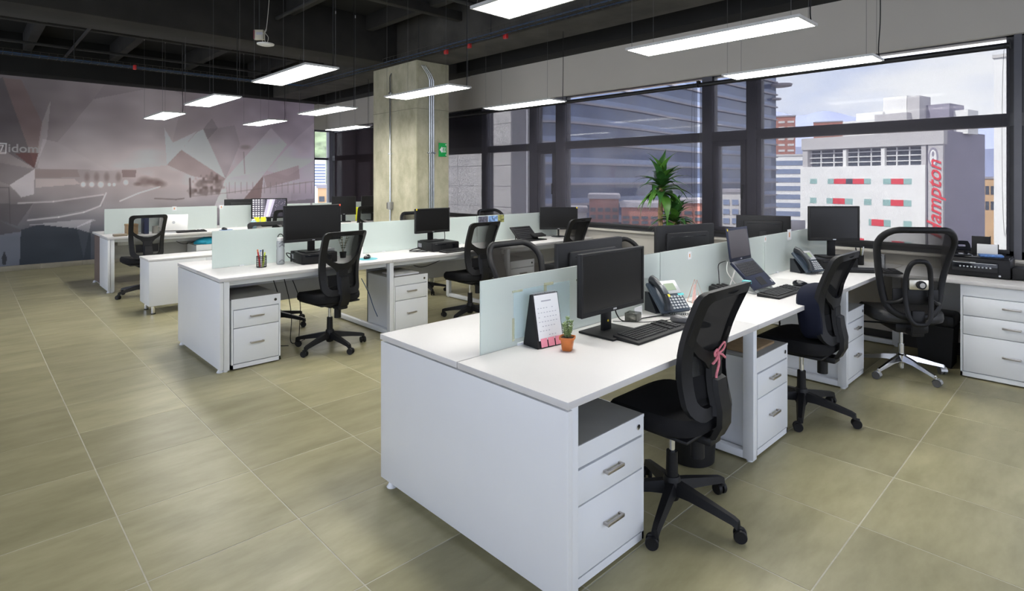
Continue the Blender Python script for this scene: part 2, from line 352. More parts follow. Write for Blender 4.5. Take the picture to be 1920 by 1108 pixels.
# ceiling beams
bm_ = sroot('trim_1')
CEILC = mat('grey_concrete_beam', (0.05, 0.047, 0.04), 0.85, var=0.4, scale=2.5)
for nm, b in (('beam', (4.875, 5.48, -3.2, 13.0, 3.34, 4.0)), ('beam', (-3.2, 4.875, 7.66, 8.37, 3.345, 4.0)), ('beam', (5.48, 6.4, 7.66, 8.37, 3.345, 4.0)),
              ('beam', (-3.2, 6.4, 0.1, 0.7, 3.345, 4.0))): box(nm, CEILC if b[0] > 4 and b[1] < 6 else CEILB, b, bm_, 0.01)
for nm, b in (('edge_beam', (6.05, 6.6, -3.2, 13.0, 3.35, 4.0)), ('edge_beam', (-3.2, 6.05, 12.55, 13.1, 3.335, 4.0))): box(nm, CEIL, b, bm_, 0.01)
for X in (-1.6, -0.4, 0.8, 2.0, 3.2, 4.4): box('joist', CEILB, (X-0.06, X+0.06, 8.37, 12.55, 3.72, 4.0), bm_, 0.005); box('joist', CEILB, (X-0.06, X+0.06, 0.7, 7.66, 3.78, 4.0), bm_, 0.005)
for Y in (10.2, 2.6, 4.4, 6.1): box('cross_joist', CEILB, (-3.2, 4.875, Y-0.05, Y+0.05, 3.70, 3.82), bm_, 0.005)
for Y in (9.2, 11.4): box('cross_joist', PIPE, (-3.2, 4.875, Y-0.02, Y+0.02, 3.62, 3.66), bm_, 0.005)
# mural ------------------------------------------------------------
def build_mural():
    nx, nz = 620, 210; x0, x1, z0, z1 = -0.3, 6.0, 0.09, 3.335
    X, Z = np.meshgrid(np.linspace(x0, x1, nx), np.linspace(z0, z1, nz)); Y = np.full_like(X, YM-0.012)
    d = X*FW.x+Y*FW.y; PX = CX+F*(X*RT.x+Y*RT.y)/d; PY = HY-F*(Z-H)/d
    def s2l(c): c = np.array(c, float)/255; return np.where(c < 0.04045, c/12.92, ((c+0.055)/1.055)**2.4)
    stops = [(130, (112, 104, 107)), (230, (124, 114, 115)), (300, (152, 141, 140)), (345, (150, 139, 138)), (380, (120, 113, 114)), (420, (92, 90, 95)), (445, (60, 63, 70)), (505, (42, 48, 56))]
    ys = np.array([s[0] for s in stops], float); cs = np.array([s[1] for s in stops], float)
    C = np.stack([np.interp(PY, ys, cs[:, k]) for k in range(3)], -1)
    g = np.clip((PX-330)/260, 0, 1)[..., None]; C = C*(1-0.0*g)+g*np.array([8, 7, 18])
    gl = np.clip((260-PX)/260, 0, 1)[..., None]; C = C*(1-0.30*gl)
    rs = np.random.RandomState(3)
    def noise(sx, sy):
        n = rs.rand(nz//sy+3, nx//sx+3); yy = np.arange(nz)/sy; xx = np.arange(nx)/sx; yi = yy.astype(int); xi = xx.astype(int); fy = (yy-yi)[:, None]; fx = (xx-xi)[None]
        fy = fy*fy*(3-2*fy); fx = fx*fx*(3-2*fx)
        a = n[np.ix_(yi, xi)]; b = n[np.ix_(yi, xi+1)]; c = n[np.ix_(yi+1, xi)]; e = n[np.ix_(yi+1, xi+1)]
        return (a*(1-fx)+b*fx)*(1-fy)+(c*(1-fx)+e*fx)*fy-0.5
    C += (noise(60, 30)*22+noise(24, 10)*12)[..., None]
    def inside(P):
        m = np.zeros(PX.shape, bool); k = len(P)
        for i in range(k):
            (ax, ay), (bx, by) = P[i], P[(i+1) % k]
            if ay == by: continue
            c = ((ay > PY) != (by > PY)) & (PX < (bx-ax)*(PY-ay)/(by-ay)+ax); m ^= c
        return m
    def tint(P, col, a):
        nonlocal C
        m = inside(P)[..., None]*a; C = C*(1-m)+np.array(col, float)*m
    Wc, D, Br = (205, 200, 203), (52, 48, 50), (88, 66, 62)
    for P, c, a in [
        ([(5,145),(67,316),(20,290),(-40,245),(-40,160)], D, .45), ([(5,145),(40,150),(80,232),(67,316)], Br, .35), ([(95,187),(78,232),(65,316),(88,262)], Wc, .16),
        ([(27,287),(72,287),(64,316)], (74,46,44), .7), ([(65,317),(64,364),(40,370),(18,347)], Wc, .34), ([(65,317),(18,347),(-30,330),(-30,300)], D, .18),
        ([(108,267),(175,186),(310,160),(345,180),(312,310),(207,320)], Wc, .10), ([(108,267),(207,320),(150,318),(70,316),(80,260)], Wc, .14),
        ([(310,160),(270,140),(210,140),(175,186)], D, .08),
        ([(308,240),(324,267),(340,281),(313,309)], Wc, .30), ([(323,268),(369,246),(340,281)], Wc, .30), ([(340,281),(369,248),(381,242),(423,335)], Wc, .42),
        ([(381,242),(397,222),(409,240),(389,262)], D, .20), ([(381,242),(423,335),(450,270),(440,235),(409,240)], D, .12),
        ([(423,335),(508,240),(538,271),(500,320)], Wc, .24), ([(423,335),(500,320),(455,375),(428,372)], Wc, .18), ([(500,320),(560,255),(589,230),(589,300),(540,330)], Wc, .14),
        ([(313,309),(340,281),(423,335),(418,340),(360,330)], Br, .28), ([(423,335),(401,389),(426,389)], Wc, .40), ([(455,376),(494,329),(489,374)], Br, .55),
        ([(489,374),(494,329),(548,340),(545,378)], Wc, .10), ([(494,330),(560,310),(562,335),(500,352)], Br, .30),
        ([(34,383),(63,380),(32,424),(-20,405),(-20,380)], D, .45), ([(32,424),(157,411),(182,412),(141,428),(73,421)], Wc, .25), ([(144,425),(172,411),(157,484)], Wc, .22),
        ([(-30,402),(39,431),(39,437),(-30,450)], D, .4), ([(39,431),(73,421),(141,428),(170,437),(170,520),(36,520)], (24,29,36), .72), ([(-40,447),(39,434),(36,520),(-40,520)], (86,89,100), .55),
        ([(63,380),(194,366),(192,388),(50,413)], D, .14), ([(65,317),(145,318),(150,332),(66,334)], (98,80,74), .35), ([(66,336),(140,336),(150,345),(66,352)], (176,164,158), .35),
        ([(228,318),(256,318),(254,332),(230,332)], Br, .5), ([(420,390),(589,372),(589,392),(420,400)], D, .30)]: tint(P, c, a)
    def dot(x, y, rx, ry, col, a):
        nonlocal C
        m = np.clip(1.6-1.6*np.sqrt(((PX-x)/rx)**2+((PY-y)/ry)**2), 0, 1)[..., None]*a; C = C*(1-m)+np.array(col, float)*m
    for x, y, r in ((156,346,6), (172,346,6), (189,346,7), (205,346,4), (214,346,4), (236,342,6)): dot(x, y, r, r, (216,206,200), .7)
    for x in (163, 181, 200, 222): dot(x, 332, 7, 12, (92,76,72), .5)
    tr = noise(5, 4)
    for x, y, rx, ry in ((272,340,18,12), (290,341,18,9), (300,345,16,8), (258,345,10,5)): dot(x, y, rx, ry, (84,66,62), .55)
    for x, y, rx, ry in ((375,345,14,14), (395,338,16,16), (408,346,14,20), (362,358,12,8), (385,358,26,8)):
        m = np.clip(1.6-1.6*np.sqrt(((PX-x)/rx)**2+((PY-y)/ry)**2)+tr*1.4, 0, 1)[..., None]*.5; C = C*(1-m)+np.array((74,60,56.))*m
    def line(P, wd, col, a):
        nonlocal C
        for (ax, ay), (bx, by) in zip(P[:-1], P[1:]):
            t = np.clip(((PX-ax)*(bx-ax)+(PY-ay)*(by-ay))/((bx-ax)**2+(by-ay)**2), 0, 1); dd = np.hypot(PX-ax-t*(bx-ax), PY-ay-t*(by-ay))
            m = np.clip(1.3-dd/wd, 0, 1)[..., None]*a; C = C*(1-m)+np.array(col, float)*m
    line([(34,381),(100,378),(194,365)], 1.5, (200,194,194), .4); line([(52,413),(110,407),(157,398),(188,386),(199,362)], 1.6, (205,200,200), .42)
    line([(225,377),(260,362),(300,350)], 1.5, (200,194,194), .5); line([(0,352),(17,352),(19,420)], 1.0, (50,46,48), .6); line([(356,335),(357,369)], 1.8, (58,46,44), .8)
    line([(290,372),(330,374),(345,372)], 1.3, (70,58,56), .6); line([(360,368),(423,362),(500,352),(589,340)], 1.0, (90,78,76), .4)
    for x in range(430, 585, 11): line([(x, 342), (x, 362)], 0.8, (100,90,92), .45)
    line([(457,285),(459,325)], 1.2, (100,90,90), .5); dot(460, 276, 14, 6, (100,88,88), .5)
    for P in ([(6,476),(10,476),(13,484),(11,497),(5,497),(3,484)],): tint(P, (22,24,28), .85)
    dot(8, 474, 2.4, 2.8, (22,24,28), .9)
    # logo: square with a slanted stroke
    for P in ([(-8,268),(11.5,269)], [(11.5,269),(11,287)], [(11,287),(-8,287)], [(0,273),(6,273)], [(6,273),(1,284)]): line(P, 1.1, (196,190,188), .8)
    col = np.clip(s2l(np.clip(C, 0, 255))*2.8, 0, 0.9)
    mb = MB(); me = bpy.data.meshes.new('wall_mural')
    V = np.stack([X, Y, Z], -1).reshape(-1, 3); idx = np.arange(nx*nz).reshape(nz, nx)
    Fq = np.stack([idx[:-1, :-1], idx[:-1, 1:], idx[1:, 1:], idx[1:, :-1]], -1).reshape(-1, 4)
    me.vertices.add(len(V)); me.vertices.foreach_set('co', V.ravel()); me.loops.add(Fq.size); me.loops.foreach_set('vertex_index', Fq.ravel())
    me.polygons.add(len(Fq)); me.polygons.foreach_set('loop_start', np.arange(0, Fq.size, 4)); me.update(); me.validate()
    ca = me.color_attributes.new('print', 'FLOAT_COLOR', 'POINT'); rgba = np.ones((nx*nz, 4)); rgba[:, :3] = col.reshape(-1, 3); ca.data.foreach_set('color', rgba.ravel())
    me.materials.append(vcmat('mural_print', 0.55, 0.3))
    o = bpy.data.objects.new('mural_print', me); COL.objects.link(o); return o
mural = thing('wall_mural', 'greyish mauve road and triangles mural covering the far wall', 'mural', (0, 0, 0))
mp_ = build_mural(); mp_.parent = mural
box('mural_panel', mat('mural_board', (0.14, 0.125, 0.13), 0.6, var=0.1, scale=1), (-3.1, 6.0, YM-0.009, YM-0.001, 0.09, 3.335), mural)
p = aty(44, 279, YM-0.013)
lg = textmesh('logo_lettering', 'idom', 0.20, mat('logo_grey', (0.50, 0.47, 0.47), 0.6), mural, 0.001, bold=0.003); lg.location = (p.x, YM-0.0135, p.z); lg.rotation_euler = (PI/2, 0, 0)
# column -------------------------------------------------------------
cx0, cx1, cy0, cy1 = 4.875, 5.48, 7.13, 8.37
col = sroot('trim_2'); col.name = 'trim_2'
box('concrete_column', CONC, (cx0, cx1, cy0, cy1, 0, 3.34), col, 0.012)
box('column_joint', mat('concrete_seam', (0.20, 0.19, 0.14), 0.9), (cx0-0.003, cx1+0.003, cy0-0.003, cy1, 2.62, 2.625), col)
box('formwork_rib', CONC, (cx0+0.02, cx0+0.03, cy0-0.006, cy0+0.01, 0, 3.3), col)
# ------------------------------------------------------------------ windows
def window(n, y0, y1, kind='plain', handle=False, black=False, mm=0.05):
    r = sroot('window_%d' % n); f = MB()
    x0, x1 = XW+0.02, XW+0.10
    for a, b in ((y0, y0+mm), (y1-mm, y1)): box('mullion', FRAME, (x0, x1, a, b, 0.885, 2.78), r)
    box('frame_rail', FRAME, (x0, x1, y0, y1, 0.885, 0.95), r); box('frame_rail', FRAME, (x0, x1, y0, y1, 2.768, 2.78), r)
    box('transom', FRAME, (x0-0.02, x1, y0, y1, 2.01, 2.12), r)
    if kind == 'sash':
        for b in ((x0-0.015, x1, y0+mm, y0+mm+0.06, 0.95, 2.01), (x0-0.015, x1, y1-mm-0.06, y1-mm, 0.95, 2.01), (x0-0.015, x1, y0+mm, y1-mm, 0.95, 1.01), (x0-0.015, x1, y0+mm, y1-mm, 1.95, 2.01)): box('sash_rail', FRAME, b, r, 0.003)
        h = MB(); h.rb(x0-0.035, x0-0.012, y0+mm+0.02, y0+mm+0.045, 1.42, 1.50, 0.004); h.rb(x0-0.055, x0-0.035, y0+mm+0.022, y0+mm+0.042, 1.34, 1.50, 0.006); h.build('handle', BLK, r)
    box('glass_pane', GLASS, (XW+0.055, XW+0.061, y0+mm, y1-mm, 0.95, 2.01), r)
    box('upper_pane', BLK if black else GLASS, (XW+0.055, XW+0.061, y0+mm, y1-mm, 2.12, 2.768), r)
    return r
window(1, -3.2, 0.515); window(2, 0.565, 2.74); window(3, 2.84, 3.26, 'sash', mm=0.02); window(4, 3.385, 5.54, mm=0.012); window(5, 5.73, 6.115, 'sash', mm=0.02); window(6, 6.28, 7.256, mm=0.012); window(7, 7.42, 8.9, black=True, mm=0.012)
window(8, 8.95, 11.0); window(9, 11.0, 11.75, 'sash'); window(10, 11.75, 12.9)
for ya, yb in ((0.515, 0.565), (2.74, 2.84), (3.26, 3.385), (5.54, 5.73), (6.115, 6.28), (7.256, 7.42), (8.9, 8.95)):
    box('mullion_cover', FRAMEL, (XW+0.0, XW+0.12, ya, yb, 0.885, 2.78), wr)
# corner window in the far wall
r = sroot('window_11')
for b in ((6.0, 6.03, YM+0.02, YM+0.1, 0.9, 2.74), (6.36, 6.46, YM-0.05, YM+0.1, 0.9, 2.74), (6.0, 6.4, YM+0.02, YM+0.1, 2.70, 2.74), (6.0, 6.4, YM+0.02, YM+0.1, 0.9, 0.94)): box('frame_rail', FRAMEL, b, r)
box('transom', FRAME, (6.0, 6.4, YM+0.02, YM+0.1, 2.03, 2.08), r); box('glass_pane', GLASS, (6.02, 6.38, YM+0.05, YM+0.056, 0.92, 2.72), r)
# roller shades
def shade(label, y0, y1, z0, m, bar=True, chain=None):
    t = thing('roller_shade', label, 'roller shade', (XW-0.03, 0, 0), 0.0, 'window roller shades')
    MB().cyl((0, y0, 2.69), (0, y1, 2.69), 0.026, n=14).build('roller_tube', BLIND, t)
    MB().box(0.0, 0.0012, y0+0.006, y1-0.006, z0, 2.68).build('shade_fabric', m, t)
    MB().rb(-0.01, 0.012, y0+0.004, y1-0.004, z0-0.035, z0, 0.004).build('bottom_bar', BLIND, t)
    for y in (y0-0.004, y1-0.004): MB().rb(-0.03, 0.03, y, y+0.008, 2.66, 2.74, 0.004).build('bracket', BLIND, t)
    if chain: MB().tube([(-0.03, chain+0.02*math.sin(a), 1.9+0.82*math.cos(a)) for a in [2*PI*k/40 for k in range(40)]], 0.0014, 5, True).build('bead_chain', BLKM, t)
shade('wide translucent roller shade in front of the red windowed white hotel', 0.585, 3.405, 0.965, SHADE, chain=0.615)
shade('wide translucent roller shade behind the tall potted plant', 3.425, 6.295, 0.965, SHADE, chain=3.47)
shade('translucent roller shade on the window right beside the concrete column', 6.315, 8.85, 0.965, SHADE)
shade('dark roller shade at the corner window behind the concrete column', 8.9, 12.70, 0.965, SHADED)

# ================================================================== OUTSIDE
XCONC = mat('pale_concrete', (0.55, 0.53, 0.52), 0.8, var=0.08, scale=0.3)
XWHITE = mat('white_render', (0.80, 0.79, 0.78), 0.8, var=0.03, scale=0.2)
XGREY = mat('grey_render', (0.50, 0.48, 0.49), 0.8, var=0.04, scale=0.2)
XDARK = mat('mauve_render', (0.26, 0.24, 0.31), 0.8, var=0.06, scale=0.2)  # hotel side shade put into the colour; also emblem and trim
XBRICK = mat('far_brick', (0.33, 0.13, 0.10), 0.85, var=0.15, scale=0.5)
XOCHRE = mat('ochre_render', (0.60, 0.38, 0.20), 0.85, var=0.1, scale=0.5)
XGLASS = mat('blue_facade_glass', (0.05, 0.08, 0.17), 0.10, 0.0, 0.8, var=0.3, scale=0.05)
XSPAN = mat('blue_spandrel', (0.20, 0.25, 0.38), 0.4, var=0.2, scale=0.1)
XLEDGE = mat('grey_ledge', (0.30, 0.28, 0.31), 0.6, var=0.08, scale=0.3)
XRED = mat('red_panel', (0.70, 0.03, 0.05), 0.6)
XTEAL = mat('teal_glass', (0.30, 0.48, 0.46), 0.2)
XWIN = mat('dark_far_glass', (0.05, 0.06, 0.08), 0.2)
XHILL = mat('wooded_hill', (0.10, 0.13, 0.075), 0.95, var=0.6, scale=0.15)
XMOUNT = mat('hazy_mountain', (0.42, 0.46, 0.66), 1.0, var=0.08, scale=0.002)  # the haze of distance is put into the mountain colour
XGROUND = mat('city_ground', (0.22, 0.21, 0.20), 0.9, var=0.3, scale=0.02)
GZ = -28.0
struct(box('ground', XGROUND, (7.5, 4000, -3000, 3000, GZ-1, GZ)))
# hotel: local x runs along the front (away from the sign corner), local y into the building
HC = atd(1768, HY, 110.0); HC.z = 0
HU = (FW*0.843-RT*0.536).normalized(); HV = (FW*0.536+RT*0.843).normalized(); HN = -HV
hrot = math.atan2(HU.y, HU.x)
# local y must point into the building; mirror handled by choosing -HV or HV
hs = 1 if HU.x*HV.y-HU.y*HV.x > 0 else -1
hotel = thing('hotel_building', 'white and grey hotel with red window panels beyond the right shade', 'building', (HC.x, HC.y, 0), hrot)
def hl(px, py, v=0.0):
    p = hit(px, py, HC+HV*v, HN)-HC; return p.dot(HU), p.z
def hbox(name, m, u0, u1, v0, v1, z0, z1, par=None, label=None):
    a, b = sorted((v0*hs, v1*hs)); return box(name, m, (min(u0,u1), max(u0,u1), a, b, z0, z1), par or hotel, 0, label)
ul = hl(1505, 300)[0]; zt = hl(1768, 244)[1]; us = hl(1736, 300)[0]
uwl = hl(1502, 314)[0]; zw = hl(1732, 309)[1]
hbox('grey_block', XGREY, us, ul, 1.2, 20, GZ, zt-0.02); hbox('mauve_side_block', XDARK, 0.0, us, 0.6, 20, GZ, zt-0.01)  # shade of the side block is put into its darker colour
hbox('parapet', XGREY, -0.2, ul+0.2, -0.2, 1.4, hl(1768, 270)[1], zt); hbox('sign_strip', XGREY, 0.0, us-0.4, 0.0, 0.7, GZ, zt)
hbox('shadow_joint', XDARK, us-0.4, us, 0.5, 0.9, GZ, zt-3)  # dark mauve strip between the white block and the sign
hbox('white_block', XWHITE, us, uwl, -0.3, 2.0, GZ, zw)
ra, rb_, = hl(1726, 274), hl(1515, 312)
hbox('grey_side_pier', XGREY, us, ra[0]-0.1, 0.0, 1.3, zw, hl(1768, 270)[1]); hbox('grey_side_pier', XGREY, rb_[0]+0.1, ul, 0.0, 1.3, zw, hl(1768, 270)[1])
for px in (1583, 1654.6): u = hl(px, 290)[0]; hbox('post', XWHITE, u-0.35, u+0.35, 0.1, 1.3, zw, ra[1])
for px in (1536, 1560, 1606, 1630, 1678, 1702): u = hl(px, 290)[0]; hbox('window_bar', XWHITE, u-0.09, u+0.09, 0.7, 1.3, zw, ra[1])
for k in (0.25, 0.55, 0.82): z = zw+(ra[1]-zw)*k; hbox('window_rail', XWHITE, ra[0], rb_[0], 0.7, 1.25, z-0.09, z+0.09)
for a, b in ((1518, 1580), (1586, 1652), (1657, 1724)): hbox('glazing', XWIN, hl(a, 290)[0], hl(b, 290)[0], 1.0, 1.3, zw, ra[1])
for rowy, items in (((335, 345), [(1519,1532,'t'),(1552,1563.5,'t'),(1563.8,1586,'r'),(1586.3,1598.7,'d'),(1599,1620,'r'),(1620.3,1633,'t'),(1656,1670.7,'t'),(1671,1694,'r'),(1694.3,1709.5,'t')]),
                    ((373, 384), [(1519,1531,'t'),(1550,1561.7,'t'),(1562,1584,'r'),(1584.3,1599,'t'),(1620,1634,'t'),(1655.5,1670,'t'),(1670.3,1694,'r'),(1694.3,1709,'t')]),
                    ((410, 422), [(1520,1530,'d'),(1550,1562,'t'),(1562.3,1584,'r'),(1629,1634,'t'),(1634.3,1657,'r'),(1657.3,1670,'t'),(1694,1709.5,'t')]),
                    ((447, 459), [(1519,1531,'t'),(1550,1562,'t'),(1599,1620,'r'),(1672,1695,'r'),(1695.3,1709,'t')])):
    for a, b, c in items:
        mid = (a+b)/2; zz = sorted((hl(1620, rowy[0], -0.3)[1], hl(1620, rowy[1], -0.3)[1]))
        hbox('window', {'t': XTEAL, 'r': XRED, 'd': XWIN}[c], hl(a, 340, -0.3)[0], hl(b, 340, -0.3)[0], -0.36, -0.2, *zz)
# roof structures
def roofbox(m, a, b, ytop, v0, v1): hbox('roof_structure', m, hl(a, 200, v0)[0], hl(b, 200, v0)[0], v0, v1, zt-0.3, hl((a+b)/2, ytop, v0)[1])
roofbox(XWHITE, 1656, 1700, 181, 5, 9); roofbox(XGREY, 1701, 1724, 180, 4, 9); roofbox(XDARK, 1725, 1780, 196, 7, 14); roofbox(XWHITE, 1605, 1655, 211, 4, 9); roofbox(XWHITE, 1580, 1640, 226, 2.5, 8); roofbox(XWHITE, 1770, 1815, 207, 9, 14); roofbox(XGREY, 1640, 1700, 213, 2, 5)
# sign lettering reading upwards, and the oval emblem
u, z = hl(1753, 375); sg = textmesh('sign_lettering', 'Hampton', 4.2, XRED, hotel, 0.06, shear=0.4, bold=0.03)
ex = Vector((0, 0, 1)); ez = Vector((0, -hs, 0)); ey = ez.cross(ex)
R = Matrix(((ex.x, ey.x, ez.x), (ex.y, ey.y, ez.y), (ex.z, ey.z, ez.z))).to_4x4()
S = Matrix.Diagonal((0.95, 0.82, 1, 1)); sg.matrix_local = Matrix.Translation((u, -0.1*hs, z)) @ R @ S
u, z = hl(1750, 295)
def oval(name, m, a, b, v, th, du=0, dz=0):
    o = MB().prism([(u+du+a*math.cos(2*PI*k/28), v*hs, z+dz+b*math.sin(2*PI*k/28)) for k in range(28)], (0, th*hs, 0)).build(name, m, hotel); return o
oval('oval_emblem', XDARK, 0.85, 1.95, -0.06, 0.06); oval('emblem_face', XWHITE, 0.56, 1.5, -0.12, 0.07); oval('emblem_mark', XDARK, 0.22, 0.5, -0.15, 0.04, 0, 0.65); oval('emblem_mark', XDARK, 0.22, 0.5, -0.15, 0.04, 0, -0.65)
# curved glass tower
def tower():
    t = thing('glass_tower', 'dark blue curved glass office tower beyond the potted plant', 'building')
    plan = [(900, 96), (980, 93), (1060, 95), (1120, 100), (1190, 108), (1250, 118), (1311, 129), (1380, 142), (1455, 157)]
    P = smoothpath([Vector(((FW+RT*((a-CX)/F))*d).to_tuple()) for a, d in plan], 5)
    nrm = []
    for i in range(len(P)):
        d = (P[min(i+1, len(P)-1)]-P[max(i-1, 0)]).normalized(); n = Vector((-d.y, d.x, 0)); n = n if n.dot(P[i]) < 0 else -n; nrm.append(n)
    t.location = (P[0].x, P[0].y, GZ); o0 = Vector((P[0].x, P[0].y, GZ))
    def band(name, m, z0, z1, out, back=1.2):
        rings = []
        for p, n in zip(P, nrm):
            a = p+n*out-o0; b = p-n*back-o0
            rings.append([(a.x, a.y, z0-GZ), (a.x, a.y, z1-GZ), (b.x, b.y, z1-GZ), (b.x, b.y, z0-GZ)])
        MB().loft(rings).build(name, m, t)
    z = 14.5-3.4*13
    while z < 30:
        band('floor_ledge', XLEDGE, z-0.22, z+0.12, 0.55); band('spandrel', XSPAN, z+0.12, z+1.0, 0.05); band('glazing_band', XGLASS, z+1.0, z+3.18, 0.0); z += 3.4
    end = P[-1]; d = (P[-1]-P[-2]).normalized()
    # return wall at the right-hand end and roof
    q = [end-o0, end-nrm[-1]*20-o0, end-nrm[-1]*20-d*3-o0, end-d*3-o0]
    MB().prism([(p.x, p.y, 0) for p in q], (0, 0, 33.5-GZ)).build('end_wall', XSPAN, t)
    MB().prism([(p.x-o0.x, p.y-o0.y, 33.5-GZ) for p in P]+[(p.x-n.x*20-o0.x, p.y-n.y*20-o0.y, 33.5-GZ) for p, n in list(zip(P, nrm))[::-1]], (0, 0, 1)).build('roof', XLEDGE, t)
    # rounded canopy poking out at the corner
    c = atd(1462, 160, 156)-o0
    MB().lathe([(0.2, -0.5), (3.0, -0.3), (3.2, 0.2), (0.2, 0.5)], 20, c).build('canopy', XLEDGE, t); c2 = atd(1453, 186, 156)-o0
    MB().lathe([(0.2, -0.3), (1.6, -0.2), (1.6, 0.2), (0.2, 0.3)], 20, c2).build('canopy', XLEDGE, t)
tower()
def block(name, label, cat, px0, px1, ytop, depth, dd, m, rows=0, cols=0, wm=None, wy=None, turn=0.0, ws=0.7, hs_=0.55, bandm=None):
    """box building facing the camera; windows are single parts"""
    a, b = atd(px0, HY, depth), atd(px1, HY, depth); wd = (b-a).length*math.cos(math.atan(((px0+px1)/2-CX)/F)); zt_ = atd(px0, ytop, depth).z
    t = thing(name, label, cat, ((a.x+b.x)/2, (a.y+b.y)/2, GZ), YAW-PI/2-math.atan(((px0+px1)/2-CX)/F)+turn)
    box('walls', m, (-wd/2, wd/2, 0, dd, 0, zt_-GZ), t); box('roof_edge', XLEDGE if m != XWHITE else XCONC, (-wd/2-0.2, wd/2+0.2, -0.2, dd+0.2, zt_-GZ-0.05, zt_-GZ+0.5), t)
    if rows:
        z1 = zt_-GZ-1.0; z0 = atd(px0, wy, depth).z-GZ; dz = (z1-z0)/rows; dx = wd/cols
        me = MB().box(-dx*ws/2, dx*ws/2, -0.12, 0.1, -dz*hs_/2, dz*hs_/2).mesh('window', wm or XWIN, False)
        for i in range(rows):
            for j in range(cols):
                o = bpy.data.objects.new('window', me); COL.objects.link(o); o.parent = t; o.location = (-wd/2+dx*(j+0.5), 0, z0+dz*(i+0.5))
    return t
block('brick_tower', 'reddish brick high rise beside the glass tower', 'building', 1440, 1491, 219, 230, 14, XBRICK, 9, 3, XCONC, 320, hs_=0.35)
block('striped_office', 'low pale office with blue window stripes beside the hotel', 'building', 1444, 1512, 292, 190, 14, XWHITE, 9, 1, XSPAN, 440, ws=0.97, hs_=0.55)
block('brick_block', 'distant low brick block peeking above the transom left of the hotel', 'building', 1525, 1580, 229, 320, 14, XBRICK)
t = block('white_tower', 'tall white tower with dark window strip at the right edge', 'building', 1862, 1960, 103, 95, 12, XWHITE, turn=-0.12)
wd = (atd(1960, HY, 95)-atd(1862, HY, 95)).length*math.cos(math.atan((1911-CX)/F))
for k in range(17):
    z = atd(1890, 150+k*20.5, 95).z-GZ
    box('window', XWIN, (-wd/2+2.1, -wd/2+5.4, -0.15, 0.1, z-0.55, z+0.35), t)
box('recess', XLEDGE, (-wd/2+1.9, -wd/2+5.5, -0.08, 0.1, 0, atd(1890, 135, 95).z-GZ), t); box('corner_pier', XWHITE, (-wd/2+5.5, wd/2, -0.3, 0.1, 0, atd(1890, 103, 95).z-GZ), t)
block('ochre_house', 'small ochre house between the hotel and the white tower', 'building', 1846, 1866, 335, 150, 10, XOCHRE, 2, 2, XWIN, 400)
block('grey_office', 'grey distant office between the hotel side and the white tower', 'building', 1838, 1870, 345, 260, 12, XGREY)
for i, (a, b, y, d, m) in enumerate(((1105, 1160, 372, 74, XBRICK), (1165, 1235, 388, 70, XBRICK), (1060, 1100, 398, 76, XCONC), (1240, 1320, 380, 84, XBRICK), (1336, 1404, 360, 104, XCONC))):  # low houses added for the reddish blur mirrored in the tower glass
    block('low_house', ['narrow red brick house seen low through the shade left of the plant', 'wide red brick house seen low through the shade behind the plant stem', 'pale low house seen through the shade beside the far desk monitor',
          'red brick house seen low through the shade right of the plant', 'pale low house seen through the narrow sash window'][i], 'building', a, b, y, d, 9, m, 4, 4, XWIN if m != XCONC else XSPAN, 440)
# pale panelled building left of the tower
XPANEL = mat('pale_stone_panel', (0.86, 0.82, 0.80), 0.8, var=0.05, scale=0.3)
pa, pb = atx(815, HY, 45), atx(958, HY, 45)
t = thing('panelled_building', 'pale concrete panelled building beyond the shade beside the column', 'building', (pa.x, pa.y, GZ), math.atan2(pb.y-pa.y, pb.x-pa.x)); wd = (pb-pa).length
box('core', XGREY, (0, wd, 0.2, 3, 0, 46), t)
for k in range(19):
    for j in range(3): box('panel', XPANEL, (wd*j/3+0.03, wd*(j+1)/3-0.03, 0.0, 0.3, k*2.4+0.03, (k+1)*2.4-0.03), t)
# dark neighbour behind the column and the green hill at the corner window
block('dark_neighbour', 'dark brown building close behind the corner shade', 'building', 622, 790, 90, 40, 10, mat('dark_brown_render', (0.10, 0.08, 0.08), 0.8, var=0.2, scale=0.2))  # the building's shade is put into its dark colour
hp = atd(600, HY, 420); hill = MB()
rows = []
for i in range(24):
    row = []
    for j in range(24):
        a = (i/23-0.5)*2; b = (j/23-0.5)*2; h = 95*max(0, 1-a*a)*max(0, 1-b*b)+random.uniform(-3, 3); row.append((hp.x+a*190, hp.y+b*190, GZ-6+h))
    rows.append(row)
tag(hill.sheet(rows).build('green_hill', XHILL), 'green wooded hill seen through the narrow corner window', 'hill')
block('white_apartments', 'white balconied apartment block on the hill beyond the corner window', 'building', 588, 611, 299, 150, 10, XWHITE, 8, 1, XSPAN, 350, ws=0.9, hs_=0.4)
block('ochre_roofed_house', 'ochre walled house low in the narrow corner window', 'building', 596, 640, 352, 90, 10, XOCHRE, 2, 3, XWIN, 400)
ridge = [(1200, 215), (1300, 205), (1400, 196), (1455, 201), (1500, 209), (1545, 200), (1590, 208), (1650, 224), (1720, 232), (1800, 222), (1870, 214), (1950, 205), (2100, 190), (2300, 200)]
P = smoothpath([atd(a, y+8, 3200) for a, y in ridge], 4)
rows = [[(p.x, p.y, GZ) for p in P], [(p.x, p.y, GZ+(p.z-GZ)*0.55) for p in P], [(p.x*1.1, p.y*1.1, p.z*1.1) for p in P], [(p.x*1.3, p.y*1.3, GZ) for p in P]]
tag(MB().sheet(rows).build('mountain_ridge', XMOUNT), 'hazy blue mountain ridge on the horizon', 'mountain')

